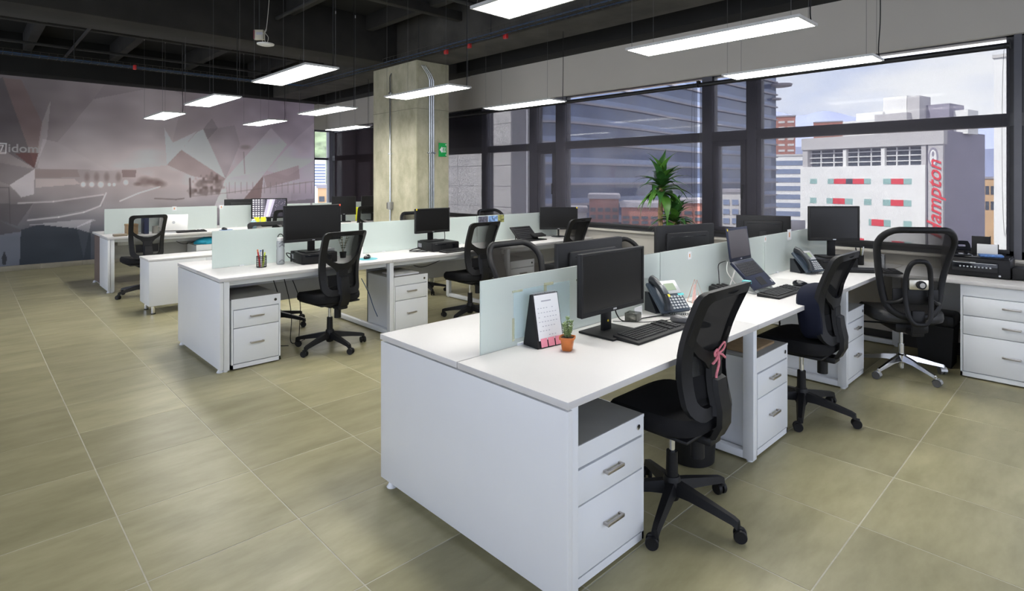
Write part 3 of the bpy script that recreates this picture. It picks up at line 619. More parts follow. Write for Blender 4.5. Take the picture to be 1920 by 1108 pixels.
# ================================================================== CEILING FITTINGS
LAMPE = mat('lamp_diffuser', (0.9, 0.9, 0.9), 0.5, emit=((1.0, 0.985, 0.95), LAMP))
LAMPF = mat('lamp_frame', (0.62, 0.62, 0.60), 0.35, 0.4)
WIRE = mat('thin_wire', (0.10, 0.10, 0.10), 0.5)
def make_lamp():
    t = thing('pendant_lamp', '', 'pendant lamp', group='pendant light panels')
    MB().box(-0.138, 0.138, -0.588, 0.588, -0.0015, 0.0).build('diffuser', LAMPE, t)
    f = MB()
    for b in ((-0.15, -0.138, -0.6, 0.6), (0.138, 0.15, -0.6, 0.6), (-0.138, 0.138, -0.6, -0.588), (-0.138, 0.138, 0.588, 0.6)): f.box(*b, -0.003, 0.014)
    f.box(-0.138, 0.138, -0.588, 0.588, 0.006, 0.013); f.build('frame', LAMPF, t, False)
    me = None
    for x in (-0.14, 0.14):
        for y in (-0.55, 0.55):
            o = MB().cyl((x, y, 0.012), (x, y, 1.49), 0.0013, n=5).build('hanging_wire', WIRE, t)
            MB().cyl((x, y, 1.20), (x, y, 1.235), 0.006, n=8).build('wire_grip', SILVER, o)
    MB().tube(smoothpath([(0.10, -0.58, 0.012), (0.11, -0.57, 0.10), (0.10, -0.585, 0.35), (0.105, -0.58, 0.8), (0.10, -0.58, 1.5)]), 0.004, 6).build('power_cord', BLKM, t)
    return t
lamp0 = make_lamp(); LZ = 2.5
names = {(0,0): 'pendant light panel at the top edge of the view above the front bench', (0,1): 'long pendant light panel above the laptop desk', (0,2): 'pendant light panel nearest the big right window',
         (1,0): 'pendant light panel left of the concrete column, below the white disc', (1,1): 'pendant light panel hanging in front of the concrete column', (1,2): 'pendant light panel right of the concrete column',
         (2,0): 'pendant light panel against the mural, second from the left', (2,1): 'pendant light panel overlapping the right edge of the mural', (2,2): 'pendant light panel hidden behind the concrete column',
         (3,0): 'leftmost small pendant light panel against the mural', (3,1): 'small pendant light panel over the middle of the mural', (3,2): 'far pendant light panel by the corner window'}
first = True
for (j, i), lb in names.items():
    loc = ((2.17, 3.63, 5.12)[i], (1.84, 5.14, 7.48, 9.72)[j], LZ)
    if (j, i) == (2, 2): continue
    if first: lamp0.location = loc; lamp0['label'] = lb; first = False
    else: dup(lamp0, loc, 0, lb)
# cable tray
WIRE2 = mat('zinc_wire', (0.07, 0.065, 0.055), 0.4, 0.5)
def tray():
    t = thing('cable_tray', 'wire basket cable tray carrying blue cables under the black ceiling', 'cable tray', (4.72, 10.75, 3.33))
    m = MB(); wv = 0.10
    def run(p0, p1, side):
        p0, p1, side = Vector(p0), Vector(p1), Vector(side); d = p1-p0; n = int(d.length/0.1)
        for a, z in ((-0.1, 0.0), (-0.03, 0.0), (0.04, 0.0), (0.1, 0.0), (-0.1, 0.06), (0.1, 0.06)): m.cyl(p0+side*a+Vector((0,0,z)), p1+side*a+Vector((0,0,z)), 0.0028, n=5)
        for k in range(n+1):
            q = p0+d*(k/n); m.tube([q-side*0.1+Vector((0,0,0.06)), q-side*0.1, q+side*0.1, q+side*0.1+Vector((0,0,0.06))], 0.0025, 4)
    run((0, 0, 0), (0, -11.5, 0), (1, 0, 0)); run((0, 0, 0), (-7.5, 0, 0), (0, 1, 0)); m.build('wire_basket', WIRE2, t, False)
    for a in (-0.06, 0.07):
        pts = [(-7.4, a, 0.014)]+[(-7.2+k*0.6, a+random.uniform(-.008, .008), 0.014) for k in range(12)]+[(a, -0.15, 0.014)]+[(a+random.uniform(-.008, .008), -0.6-k*0.6, 0.014) for k in range(18)]
        MB().tube(pts, 0.008, 6).build('data_cable', BLUEC, t)
    for k in range(5): MB().cyl((-0.6-k*1.45, 0, 0), (-0.6-k*1.45, 0, 0.66), 0.006, n=6).build('hanger_rod', PIPE, t)
    for k in range(7): MB().cyl((0, -0.8-k*1.55, 0), (0, -0.8-k*1.55, 0.66), 0.006, n=6).build('hanger_rod', PIPE, t)
    for x, y in ((-2.75, -0.12), (0.11, -4.4), (0.11, -4.9), (0.11, -5.6)): MB().rb(x-.02, x+.02, y-.03, y+.03, -0.04, 0.03, .006).build('red_clip', REDP, t)
tray()
# ceiling disc with its junction box
p = atd(498, 84, 6.6); t = thing('ceiling_disc', 'white round ceiling fitting with dangling wires beside a small box', 'ceiling fitting', p)
MB().lathe([(0.005, -0.012), (0.06, -0.010), (0.092, 0.0), (0.094, 0.012), (0.05, 0.02), (0.005, 0.022)], 28).build('disc', mat('white_enamel', (0.75, 0.75, 0.72), 0.4), t)
for k in range(3): MB().tube(smoothpath([(-0.02+0.02*k, 0.01, 0.02), (-0.05+0.04*k, 0.0, 0.09), (0.0, 0.01*k, 0.15), (0.02, 0.02, 0.22), (0.06, 0.06, 0.5), (0.1, 0.1, 4.0-p.z)]), 0.0035, 6).build('wire', mat('cream_wire', (0.5, 0.48, 0.42), 0.5), t)
q = atd(485, 65, 6.7); t = thing('junction_box', 'small cream labelled junction box above the white ceiling disc', 'junction box', q, YAW-PI/2)
MB().rb(-0.06, 0.05, 0, 0.05, -0.055, 0.06, .006).build('housing', mat('cream_plastic', (0.50, 0.47, 0.36), 0.5), t); MB().box(-0.03, 0.045, -0.002, 0, 0.0, 0.03).build('print', PRINTG, t); MB().rb(-0.062, -0.045, -0.002, 0.04, -0.05, 0.055, .003).build('red_edge', mat('dark_red', (0.2, 0.03, 0.04), 0.5), t)
MB().cyl((0, 0.025, 0.06), (0, 0.025, 4.0-q.z), 0.008, n=8).build('hanger', PIPE, t)
# pipes under the ceiling
for k, (lb, a, b, r) in enumerate((('long dark pipe running across the ceiling to the column beam', (-3.0, 5.2, 3.62), (4.87, 5.2, 3.62), 0.03), ('dark pipe under the ceiling above the front bench', (-3.0, 3.4, 3.66), (4.87, 3.4, 3.66), 0.025),
        ('dark conduit running towards the far wall left of the tray', (3.0, 0.8, 3.68), (3.0, 7.6, 3.68), 0.025), ('dark conduit crossing the ceiling bay before the mural', (1.25, 8.4, 3.6), (1.25, 12.5, 3.6), 0.02))):
    o = MB().cyl(a, b, r, n=12).build('ceiling_pipe', PIPE); tag(o, lb, 'pipe')
# column conduits, exit sign
def conduit(label, axis, pos, n, kink=False):
    t = thing('conduit', label, 'conduit', pos)
    for k in range(n):
        if axis == 'y': pts = [(-0.02, k*0.035, 0.0), (-0.02, k*0.035, 3.18), (0.02, k*0.035, 3.24)]
        else: pts = [(k*0.035, -0.02, 0.0), (k*0.035, -0.02, 3.05), (k*0.035-0.05, -0.03, 3.14), (k*0.03-0.16, -0.04, 3.26)]
        MB().tube(pts, 0.0125, 10).build('steel_tube', GALV, t)
    for z in (0.75, 1.95, 2.9):
        if axis == 'y': MB().rb(-0.035, 0, -0.03, n*0.035, z, z+0.025, .003).build('clamp', GALV, t)
        else: MB().rb(-0.03, n*0.035, -0.035, 0, z, z+0.025, .003).build('clamp', GALV, t)
    return t
yy = atx(734, 300, cx0).y; t = conduit('single steel conduit with a switch box on the column left face', 'y', (cx0-0.003, yy, 0), 1)
MB().rb(-0.06, 0.0, -0.06, 0.02, 1.09, 1.21, .006).build('switch_box', mat('grey_box', (0.30, 0.30, 0.28), 0.5), t); MB().rb(-0.055, -0.005, 0.0205, 0.05, 1.10, 1.20, .006).build('socket', BLK, t)
xx = aty(804, 300, cy0).x; conduit('bundle of three steel conduits on the column right face', 'x', (xx, cy0-0.003, 0), 3)
sx = aty(829, 281, cy0); t = thing('exit_sign', 'green exit sign with white arrow on the concrete column', 'exit sign', (sx.x, cy0-0.016, sx.z))
MB().rb(-0.075, 0.075, 0, 0.01, -0.105, 0.105, .004).build('plate', GREENS, t)
MB().prism([(-0.06, -0.001, 0.0), (-0.015, -0.001, -0.05), (-0.015, -0.001, -0.035), (0.055, -0.001, -0.035), (0.055, -0.001, 0.035), (-0.015, -0.001, 0.035), (-0.015, -0.001, 0.05)], (0, 0.002, 0)).build('arrow', WHITES, t, False)
g = MB(); g.box(0.0, 0.05, -0.0015, 0, -0.028, 0.028); g.build('door_mark', GREENS, t); g = MB()
g.rb(0.022, 0.034, -0.003, -0.001, 0.010, 0.022, .003); g.prism([(0.018, -0.003, 0.006), (0.034, -0.003, 0.008), (0.03, -0.003, -0.006), (0.042, -0.003, -0.022), (0.034, -0.003, -0.024), (0.024, -0.003, -0.008), (0.012, -0.003, -0.022), (0.006, -0.003, -0.02), (0.018, -0.003, -0.004)], (0, 0.001, 0)); g.build('running_figure', WHITES, t, False)
for z in (0.072, -0.085): box('corner_print', WHITES, (0.05, 0.07, -0.0012, 0.001, z, z+0.014), t)

# ================================================================== BENCHES
ZT = 0.765
def bench(label, X0, widths, Y0, Y1, glass, brown=False, ends=True):
    D = Y1-Y0; YC = (Y0+Y1)/2
    t = thing('workstation_bench', label, 'workstation', (X0, YC, 0), 0.0, 'workstation benches'); x = 0; total = sum(widths)
    for i, wd in enumerate(widths):
        for s_ in (-1, 1):
            a, b = (-D/2, -0.003) if s_ < 0 else (0.003, D/2)
            box('tabletop', WTOP, (x+0.0015, x+wd-0.0015, a, b, ZT-0.028, ZT), t, 0.002)
            y = s_*(D/2-0.09); box('front_beam', WMETAL, (x+0.05, x+wd-0.03, y-0.012, y+0.012, ZT-0.075, ZT-0.029), t)
        box('modesty_panel', GREYSH, (x+0.06, x+wd-0.05, -0.012, 0.012, 0.40, ZT-0.05), t)
        m = MB(); m.box(x+0.2, x+wd-0.2, -0.13, 0.13, 0.60, 0.605); m.box(x+0.2, x+wd-0.2, -0.132, -0.13, 0.60, 0.66); m.box(x+0.2, x+wd-0.2, 0.13, 0.132, 0.60, 0.66); m.build('cable_trough', WMETAL, t)
        x += wd
    def leg(xc):
        m = MB()
        for s_ in (-1, 1): m.rb(xc-0.022, xc+0.022, s_*(D/2-0.05)-0.03, s_*(D/2-0.05)+0.03, 0.012, ZT-0.028, .003)
        m.rb(xc-0.022, xc+0.022, -D/2+0.08, D/2-0.08, 0.012, 0.055, .003); m.rb(xc-0.022, xc+0.022, -D/2+0.08, D/2-0.08, ZT-0.075, ZT-0.03, .003)
        for s_ in (-1, 1): m.cyl((xc, s_*(D/2-0.05), 0), (xc, s_*(D/2-0.05), 0.014), 0.018, n=12)
        m.build('leg_frame', WMETAL, t)
    x = 0
    for wd in widths[:-1]: x += wd; leg(x)
    leg(0.062); leg(total-0.03)
    if brown:
        box('end_panel', WHITE, (0.004, 0.032, -D/2+0.004, -0.004, 0.03, ZT-0.036), t, .002); box('end_panel', BROWNSH, (0.03, 0.058, 0.004, D/2-0.004, 0.03, ZT-0.036), t, .002)
    else: box('end_panel', WHITE, (0.004, 0.032, -D/2+0.004, D/2-0.004, 0.03, ZT-0.036), t, .002)
    for y in (-D/2+0.06, D/2-0.08): MB().lathe([(0.024, 0), (0.026, 0.004), (0.02, 0.012), (0.012, 0.03)], 14, (0.022, y, 0)).build('levelling_foot', WMETAL, t)
    for a, b, z1 in glass:
        g = MB().rb(a-X0, b-X0, -0.004, 0.004, ZT+0.001, z1, .001, 1).build('glass_divider', FROST, t)
        g['label'] = 'pale green frosted glass screen'
        for xc in (a-X0+0.25, b-X0-0.25): MB().rb(xc-0.02, xc+0.02, -0.012, 0.012, ZT-0.01, ZT+0.012, .002).build('clamp', WMETAL, g)
    return t
R1 = (1.555, 1.335, 2.605); R2 = (1.485, 4.92, 6.15); R3 = (1.44, 9.48, 10.76)
YC1 = (R1[1]+R1[2])/2; YC2 = (R2[1]+R2[2])/2; YC3 = (R3[1]+R3[2])/2
b1 = bench('white workstation bench nearest the camera with frosted glass screens', R1[0], (1.6, 1.6, 1.58), R1[1], R1[2], ((1.69, 3.175, 1.10), (3.185, 4.75, 1.10), (4.76, 6.25, 1.10)))
b2 = bench('white workstation bench in the middle of the room before the column', R2[0], (1.6, 1.6, 1.58), R2[1], R2[2], ((1.61, 3.05, 1.10), (3.10, 4.69, 1.10), (4.70, 6.2, 1.10)))
b3 = bench('white workstation bench at the back in front of the mural', R3[0], (1.6, 1.6, 1.55), R3[1], R3[2], ((1.5, 3.02, 1.13), (3.06, 4.6, 1.13), (4.64, 6.1, 1.13)), brown=True)
g2 = MB().box(3.055-R2[0], 3.095-R2[0], -0.006, 0.006, 0.86, 1.10).build('black_seal', BLKM, b2)  # black strip filling the gap between two glass screens
# window desk
wdsk = thing('window_desk', 'white desk along the window under the printer', 'desk', (6.02, 0.3, 0))
box('tabletop', WTOP, (-0.33, 0.31, -1.4, 1.03, ZT-0.03, ZT), wdsk, .002); box('back_panel', WHITE, (0.29, 0.31, -1.4, 1.03, 0.25, ZT-0.031), wdsk)
box('end_panel', WHITE, (-0.3, 0.3, -1.4, -1.37, 0.0, ZT-0.031), wdsk)
# pedestals
def pedestal(label, x0, y0, wd, dp, h, draws, rotz=0.0, top=PEDTOP, sidem=None):
    t = thing('drawer_pedestal', label, 'drawer unit', (x0, y0, 0), rotz, 'white drawer pedestals')
    m = MB()
    m.box(0, 0.014, 0, dp, 0.012, h-0.012); m.box(wd-0.014, wd, 0, dp, 0.012, h-0.012); m.box(0, wd, dp-0.014, dp, 0.012, h-0.012); m.box(0, wd, 0, dp, 0.012, 0.045); m.box(0.014, wd-0.014, 0.022, 0.03, 0.04, h-0.012)
    m.box(0.014, wd-0.014, 0, 0.02, h-0.085, h-0.012); m.build('body', sidem or WMETAL, t)
    m = MB(); m.rb(0, wd, 0.001, dp, h-0.012, h, .002); m.build('top', top, t); box('top_edge', WMETAL, (0, wd, -0.002, 0.004, h-0.012, h), t)
    z = h-0.09; tot = sum(draws); av = z-0.05
    for d in draws:
        z0 = z-av*d/tot; dr = box('drawer', WMETAL, (0.017, wd-0.017, -0.003, 0.02, z0+0.003, z-0.003), t, .0015)
        zc = (z+z0)/2+0.012; hw = 0.055
        hd = MB(); hd.rb(wd/2-hw, wd/2+hw, -0.03, -0.020, zc-0.007, zc+0.007, .002); hd.box(wd/2-hw, wd/2-hw+0.01, -0.022, -0.003, zc-0.005, zc+0.005); hd.box(wd/2+hw-0.01, wd/2+hw, -0.022, -0.003, zc-0.005, zc+0.005); hd.build('handle', STEEL, dr); z = z0
    lk = MB().cyl((wd-0.045, 0.001, h-0.045), (wd-0.045, -0.005, h-0.045), 0.012, n=16).build('lock', CHROME, t); MB().box(wd-0.047, wd-0.043, -0.0065, -0.004, h-0.053, h-0.037).build('keyhole', BLK, lk)
    for x in (0.04, wd-0.04):
        for y in (0.05, dp-0.05): MB().cyl((x, y, 0), (x, y, 0.013), 0.016, n=10).build('foot', BLK, t)
    return t
pedestal('white drawer pedestal under the nearest desk corner', 1.655, 1.395, 0.47, 0.50, 0.55, (1, 1.95))
pedestal('white drawer pedestal with cardboard on top beside the laptop desk', 3.20, 1.37, 0.45, 0.50, 0.56, (1, 1.95))
pedestal('white drawer pedestal behind the chair with navy cushion', 4.80, 1.37, 0.42, 0.50, 0.56, (1, 1.95))
pedestal('white drawer pedestal at the left end of the middle bench', 1.585, 4.95, 0.40, 0.52, 0.58, (1, 1.95))
pedestal('white drawer pedestal with papers on top in the middle bench', 3.115, 4.95, 0.41, 0.52, 0.58, (1, 1.95))
pedestal('white drawer pedestal seen through the rounded mesh chair', 4.72, 4.95, 0.41, 0.52, 0.58, (1, 1.95))
pedestal('white drawer pedestal under the back bench with a cyan bag on top', 2.56, 9.55, 0.42, 0.5, 0.57, (1, 1.95))
pedestal('wide three drawer pedestal under the printer by the window', 5.715, 0.825, 0.62, 0.55, 0.73, (1, 1, 1.95), -PI/2, WMETAL)
o = box('cardboard', BROWNB, (3.25, 3.58, 1.42, 1.75, 0.561, 0.575), None, .002); tag(o, 'brown cardboard folder lying on the second pedestal', 'folder')
o = MB().rb(3.16, 3.45, 5.0, 5.25, 0.581, 0.596, .002).build('paper_stack', PAPER); tag(o, 'loose white papers on the middle bench pedestal', 'papers')
bag = MB(); rings = []
for k, (s_, z) in enumerate(((1, 0), (1.08, 0.03), (0.95, 0.06), (0.6, 0.085), (0.2, 0.10))): rings.append([((0.16*s_*math.cos(a)*(1+0.15*math.sin(3*a+k))), 0.10*s_*math.sin(a)*(1+0.15*math.cos(4*a+k)), z) for a in [2*PI*i/18 for i in range(18)]])
o = bag.loft(rings).build('plastic_bag', CYAN, loc=(2.74, 9.7, 0.571)); tag(o, 'crumpled cyan bag on the back bench pedestal', 'bag')
# credenza
t = thing('credenza', 'low white cabinet on steel feet in front of the back bench', 'cabinet', (1.545, 7.62, 0))
box('carcass', WHITE, (0.006, 1.8, 0.006, 0.46, 0.10, 0.615), t, .002); box('top', WTOP, (0, 1.806, 0, 0.47, 0.616, 0.64), t, .002)
for k in range(3): box('back_panel', WHITE, (0.01+k*0.597, 0.01+(k+1)*0.597-0.004, 0.0, 0.0055, 0.105, 0.612), t, .001)
for x in (0.06, 1.74):
    for y in (0.06, 0.40): f = MB().cyl((x, y, 0.012), (x, y, 0.10), 0.022, n=16).build('foot', CHROME, t); MB().cyl((x, y, 0), (x, y, 0.012), 0.024, n=16).build('foot_pad', BLK, f)

# ================================================================== CHAIRS
def hwid(z, w0, w1, z0, z1, r0, r1):
    w_ = w0+(w1-w0)*(z-z0)/(z1-z0)
    if z < z0+r0: d = r0-(z-z0); w_ -= r0-math.sqrt(max(0, r0*r0-d*d))
    if z > z1-r1: d = r1-(z1-z); w_ -= r1-math.sqrt(max(0, r1*r1-d*d))
    return max(w_, 0.002)
def zlist(z0, z1, n): return [z0+(z1-z0)*(0.5-0.5*math.cos(PI*k/n)) for k in range(n+1)]
def loop(w0, w1, z0, z1, r0, r1, n=18):
    zs = zlist(z0, z1, n); R_ = [(hwid(z, w0, w1, z0, z1, r0, r1), z) for z in zs]
    return R_+[(-x, z) for x, z in R_[::-1]]
def star(t, legm, castm, chrome=False, R_=0.315, a0=-PI/2):
    for k in range(5):
        a = a0+2*PI*k/5; M = Matrix.Rotation(a, 4, 'Z'); m = MB()
        if chrome:
            prof = [(0.03, 0.13, 0.020, 0.026), (0.12, 0.118, 0.018, 0.020), (0.24, 0.088, 0.014, 0.014), (R_, 0.072, 0.012, 0.012)]
        else: prof = [(0.02, 0.125, 0.030, 0.032), (0.10, 0.118, 0.028, 0.024), (0.20, 0.102, 0.024, 0.019), (R_-0.015, 0.084, 0.019, 0.016), (R_+0.008, 0.072, 0.017, 0.018)]
        rings = []
        for x, z, w_, h in prof: rings.append([(x, -w_, z-h), (x, -w_*0.6, z+h*0.85), (x, w_*0.6, z+h*0.85), (x, w_, z-h)])
        m.loft(rings, M); m.cyl((R_, 0, 0.045), (R_, 0, 0.078), 0.010, n=8, M=M); m.build('base_leg', legm, t)
        c = MB(); Mc = M @ Matrix.Translation((R_, 0, 0)) @ Matrix.Rotation(0.5+k*1.1, 4, 'Z')
        for s_ in (-1, 1): c.lathe([(0.012, -0.008), (0.026, -0.009), (0.0285, -0.004), (0.0285, 0.004), (0.026, 0.009), (0.012, 0.008)], 18, M=Mc @ Matrix.Translation((0.012, s_*0.016, 0.0285)) @ Matrix.Rotation(PI/2, 4, 'X'))
        c.rb(-0.006, 0.03, -0.006, 0.006, 0.02, 0.06, .003, M=Mc)
        hood = []
        for i in range(9):
            an = PI*i/8; hood.append([(0.012+0.031*math.cos(an), -0.024, 0.030+0.031*math.sin(an)), (0.012+0.031*math.cos(an), 0.024, 0.030+0.031*math.sin(an))])
        co = c.build('caster', castm, t)
        if chrome: MB().sheet(hood, Mc).build('hood', SILVER, co)
def cushion(w_, d, z0, z1, cy=0.0, droop=0.03, n=36):
    rings = []
    for s_, z in ((0.86, z0), (0.98, z0+0.018), (1.0, z0+0.04), (0.985, z1-0.022), (0.93, z1-0.006), (0.7, z1), (0.3, z1-0.004), (0.02, z1-0.006)):
        r = []
        for k in range(n):
            a = 2*PI*k/n; c, q = math.cos(a), math.sin(a); x = w_/2*s_*abs(c)**0.55*(1 if c > 0 else -1); y = d/2*s_*abs(q)**0.55*(1 if q > 0 else -1)
            zz = z-droop*max(0, (y/(d/2)-0.35)/0.65)**2+0.02*(abs(x)/(w_/2))**3*(z-z0)/(z1-z0); r.append((x, cy+y, zz))
        rings.append(r)
    return MB().loft(rings)
def bky(z, x):
    t = (z-0.5)/0.6; return -0.232+0.05*math.sin(PI*min(1.25, t*1.2))-0.055*t*t+0.065*(x/0.225)**2
def ringplate(name, outer, inner, yf, th, m, par, dy=0.0):
    b = MB(); n = len(outer); v = []
    for (x, z) in outer: v += [(x, yf(z, x)+dy, z), (x, yf(z, x)+dy-th, z)]
    for (x, z) in inner: v += [(x, yf(z, x)+dy+0.003, z), (x, yf(z, x)+dy-th-0.003, z)]
    f = []
    for i in range(n):
        j = (i+1) % n; o, p = 2*i, 2*j; a, c = 2*n+2*i, 2*n+2*j
        f += [(o, p, p+1, o+1), (a, a+1, c+1, c), (o, a, c, p), (o+1, p+1, c+1, a+1)]
    return b.add(v, f).build(name, m, par)
def meshpanel(name, w0, w1, z0, z1, r0, r1, yf, m, par, dy=0.0, nx=12, nz=22):
    rows = []
    for z in zlist(z0, z1, nz):
        hw = hwid(z, w0, w1, z0, z1, r0, r1); rows.append([(-hw+2*hw*i/nx, yf(z, -hw+2*hw*i/nx)+dy, z) for i in range(nx+1)])
    return MB().sheet(rows).build(name, m, par)
def make_task():
    t = thing('task_chair', '', 'chair', group='black task chairs')
    star(t, BLK, BLK)
    MB().lathe([(0.02, 0.055), (0.03, 0.06), (0.042, 0.09), (0.042, 0.15), (0.034, 0.17)], 20).build('hub', BLK, t)
    MB().cyl((0, 0, 0.15), (0, 0, 0.285), 0.029, 0.026, 18).build('lift_sleeve', BLK, t); MB().cyl((0, 0, 0.28), (0, 0, 0.41), 0.014, n=14).build('gas_lift', CHROME, t)
    m = MB(); m.rb(-0.09, 0.09, -0.14, 0.12, 0.395, 0.445, .012); m.rb(-0.05, 0.05, -0.22, -0.12, 0.385, 0.425, .01); m.build('mechanism', BLK, t)
    MB().cyl((0.0, -0.13, 0.30), (0.0, -0.13, 0.40), 0.031, n=16).build('tension_knob', BLK, t)
    l = MB(); l.cyl((0.08, 0.03, 0.42), (0.27, 0.03, 0.41), 0.006, n=8); l.cyl((0.25, 0.03, 0.411), (0.29, 0.03, 0.409), 0.012, n=10); l.build('lever', BLK, t)
    cushion(0.49, 0.48, 0.44, 0.525, 0.02).build('seat', FABRIC, t); MB().rb(-0.20, 0.20, -0.19, 0.2, 0.43, 0.447, .008).build('seat_pan', BLK, t)
    ringplate('back_frame', loop(0.19, 0.222, 0.52, 1.095, 0.07, 0.045), loop(0.143, 0.176, 0.572, 1.056, 0.05, 0.035), bky, 0.026, BLK, t)
    meshpanel('back_mesh', 0.165, 0.20, 0.545, 1.075, 0.05, 0.035, bky, CHMESH, t, 0.001)
    up = [(-0.20, 0.955), (-0.185, 0.905), (-0.15, 0.86), (-0.10, 0.825), (-0.05, 0.806), (0, 0.80), (0.05, 0.806), (0.10, 0.825), (0.15, 0.86), (0.185, 0.905), (0.20, 0.955)]
    lo = [(-0.20, 0.87), (-0.17, 0.835), (-0.13, 0.795), (-0.085, 0.765), (-0.055, 0.73), (0, 0.72), (0.055, 0.73), (0.085, 0.765), (0.13, 0.795), (0.17, 0.835), (0.20, 0.87)]
    def slab(A, B, th, off):
        rings = []
        for (a, b) in zip(A, B):
            ya, yb = bky(a[1], a[0])-off, bky(b[1], b[0])-off
            rings.append([(a[0], ya, a[1]), (b[0], yb, b[1]), (b[0], yb-th, b[1]), (a[0], ya-th, a[1])])
        return MB().loft(rings)
    y = slab(up, lo, 0.016, 0.012)
    A = [(-0.058, z) for z in (0.745, 0.69, 0.63, 0.57, 0.53)]; B = [(0.058, z) for z in (0.745, 0.69, 0.63, 0.57, 0.53)]
    rings = [[(a[0], bky(a[1], 0)-0.010, a[1]), (b[0], bky(b[1], 0)-0.010, b[1]), (b[0]*0.8, bky(b[1], 0)-0.032, b[1]), (a[0]*0.8, bky(a[1], 0)-0.032, a[1])] for a, b in zip(A, B)]
    y.loft(rings); y.build('back_support', BLK, t)
    pts = [(0.69, 0.0), (0.64, 0.0), (0.56, 0.0), (0.49, 0.02), (0.43, 0.05), (0.405, 0.10)]
    rings = []
    for z, dy in pts:
        yy_ = bky(max(z, 0.5), 0)-0.034+dy; w_ = 0.046 if z > 0.68 else 0.05; rings.append([(-w_, yy_, z), (w_, yy_, z), (w_*0.85, yy_-0.022, z-0.006), (-w_*0.85, yy_-0.022, z-0.006)])
    MB().loft(rings).build('back_bracket', BLK, t)
    rows = [[(x, bky(z, x)-0.002-0.006*math.sin(PI*(z-0.60)/0.10), z) for x in [-0.13+0.26*i/10 for i in range(11)]] for z in [0.60+0.10*k/5 for k in range(6)]]
    MB().sheet(rows).build('lumbar_pad', FABRIC, t)
    return t
TASK = [('black task chair with a pink ribbon on its back, nearest the camera', (2.415, 1.43), 0.0), ('black task chair with a navy back cushion at the laptop desk', (4.05, 1.43), 0.0),
        ('black task chair beside the pen cup monitor at the middle bench', (2.47, 5.02), 0.10), ('black task chair at the middle bench in front of the column', (4.14, 5.00), 0.02),
        ('black task chair at the window end of the middle bench', (5.34, 4.66), 0.10), ('black task chair at the white laptop of the back bench', (1.77, 9.02), 0.05), ('black task chair at the back bench left of the column', (5.25, 9.30), -0.15),
        ('black task chair in front of the lit wallpaper monitor', (3.66, 9.12), 0.05), ('black task chair on the far side of the middle bench behind the water bottle', (2.44, 6.17), PI)]
ch0 = make_task(); chairs = []
for k, (lb, (x, y), rz) in enumerate(TASK):
    if k == 0: ch0.location = (x, y, 0); ch0.rotation_euler = (0, 0, rz); ch0['label'] = lb; chairs.append(ch0)
    else: chairs.append(dup(ch0, (x, y, 0), rz, lb))
# ribbon bow tied to the nearest chair
p = (2.415, 1.43); t = thing('ribbon_bow', 'pink and white ribbon bow tied to the nearest chair back', 'ribbon', (p[0]-0.02, p[1]+bky(0.80, 0)-0.034, 0.80))
for nm, pts in (('loop', [(0, 0, 0), (0.02, -0.012, 0.03), (0.045, -0.014, 0.04), (0.05, -0.012, 0.018), (0.02, -0.01, 0.002), (0, 0, 0)]), ('loop', [(0, 0, 0), (-0.02, -0.012, 0.02), (-0.045, -0.014, 0.012), (-0.04, -0.012, -0.006), (0, 0, 0)]),
                ('tail', [(0, -0.006, 0), (-0.012, -0.016, -0.04), (-0.03, -0.014, -0.085), (-0.036, -0.016, -0.10)]), ('tail', [(0, -0.006, 0), (0.02, -0.016, -0.01), (0.045, -0.014, -0.025), (0.052, -0.014, -0.03)]), ('tail', [(0, -0.006, 0), (-0.03, -0.014, -0.02), (-0.06, -0.012, -0.035)])):
    MB().tube(smoothpath(pts), 0.0042 if nm == 'loop' else 0.0055, 6).build(nm, RIBBON, t)
MB().lathe([(0.002, -0.008), (0.008, -0.004), (0.008, 0.004), (0.002, 0.008)], 10, (0, -0.006, 0)).build('knot', RIBBON, t)
# navy cushion on the second chair
t = cushion(0.40, 0.34, 0, 0.13, 0, 0.0).build('back_cushion', NAVY); t.rotation_euler = (PI/2-0.12, 0, 0); t.location = (4.03, 1.388, 0.70); tag(t, 'navy back cushion propped on the second front chair', 'cushion')

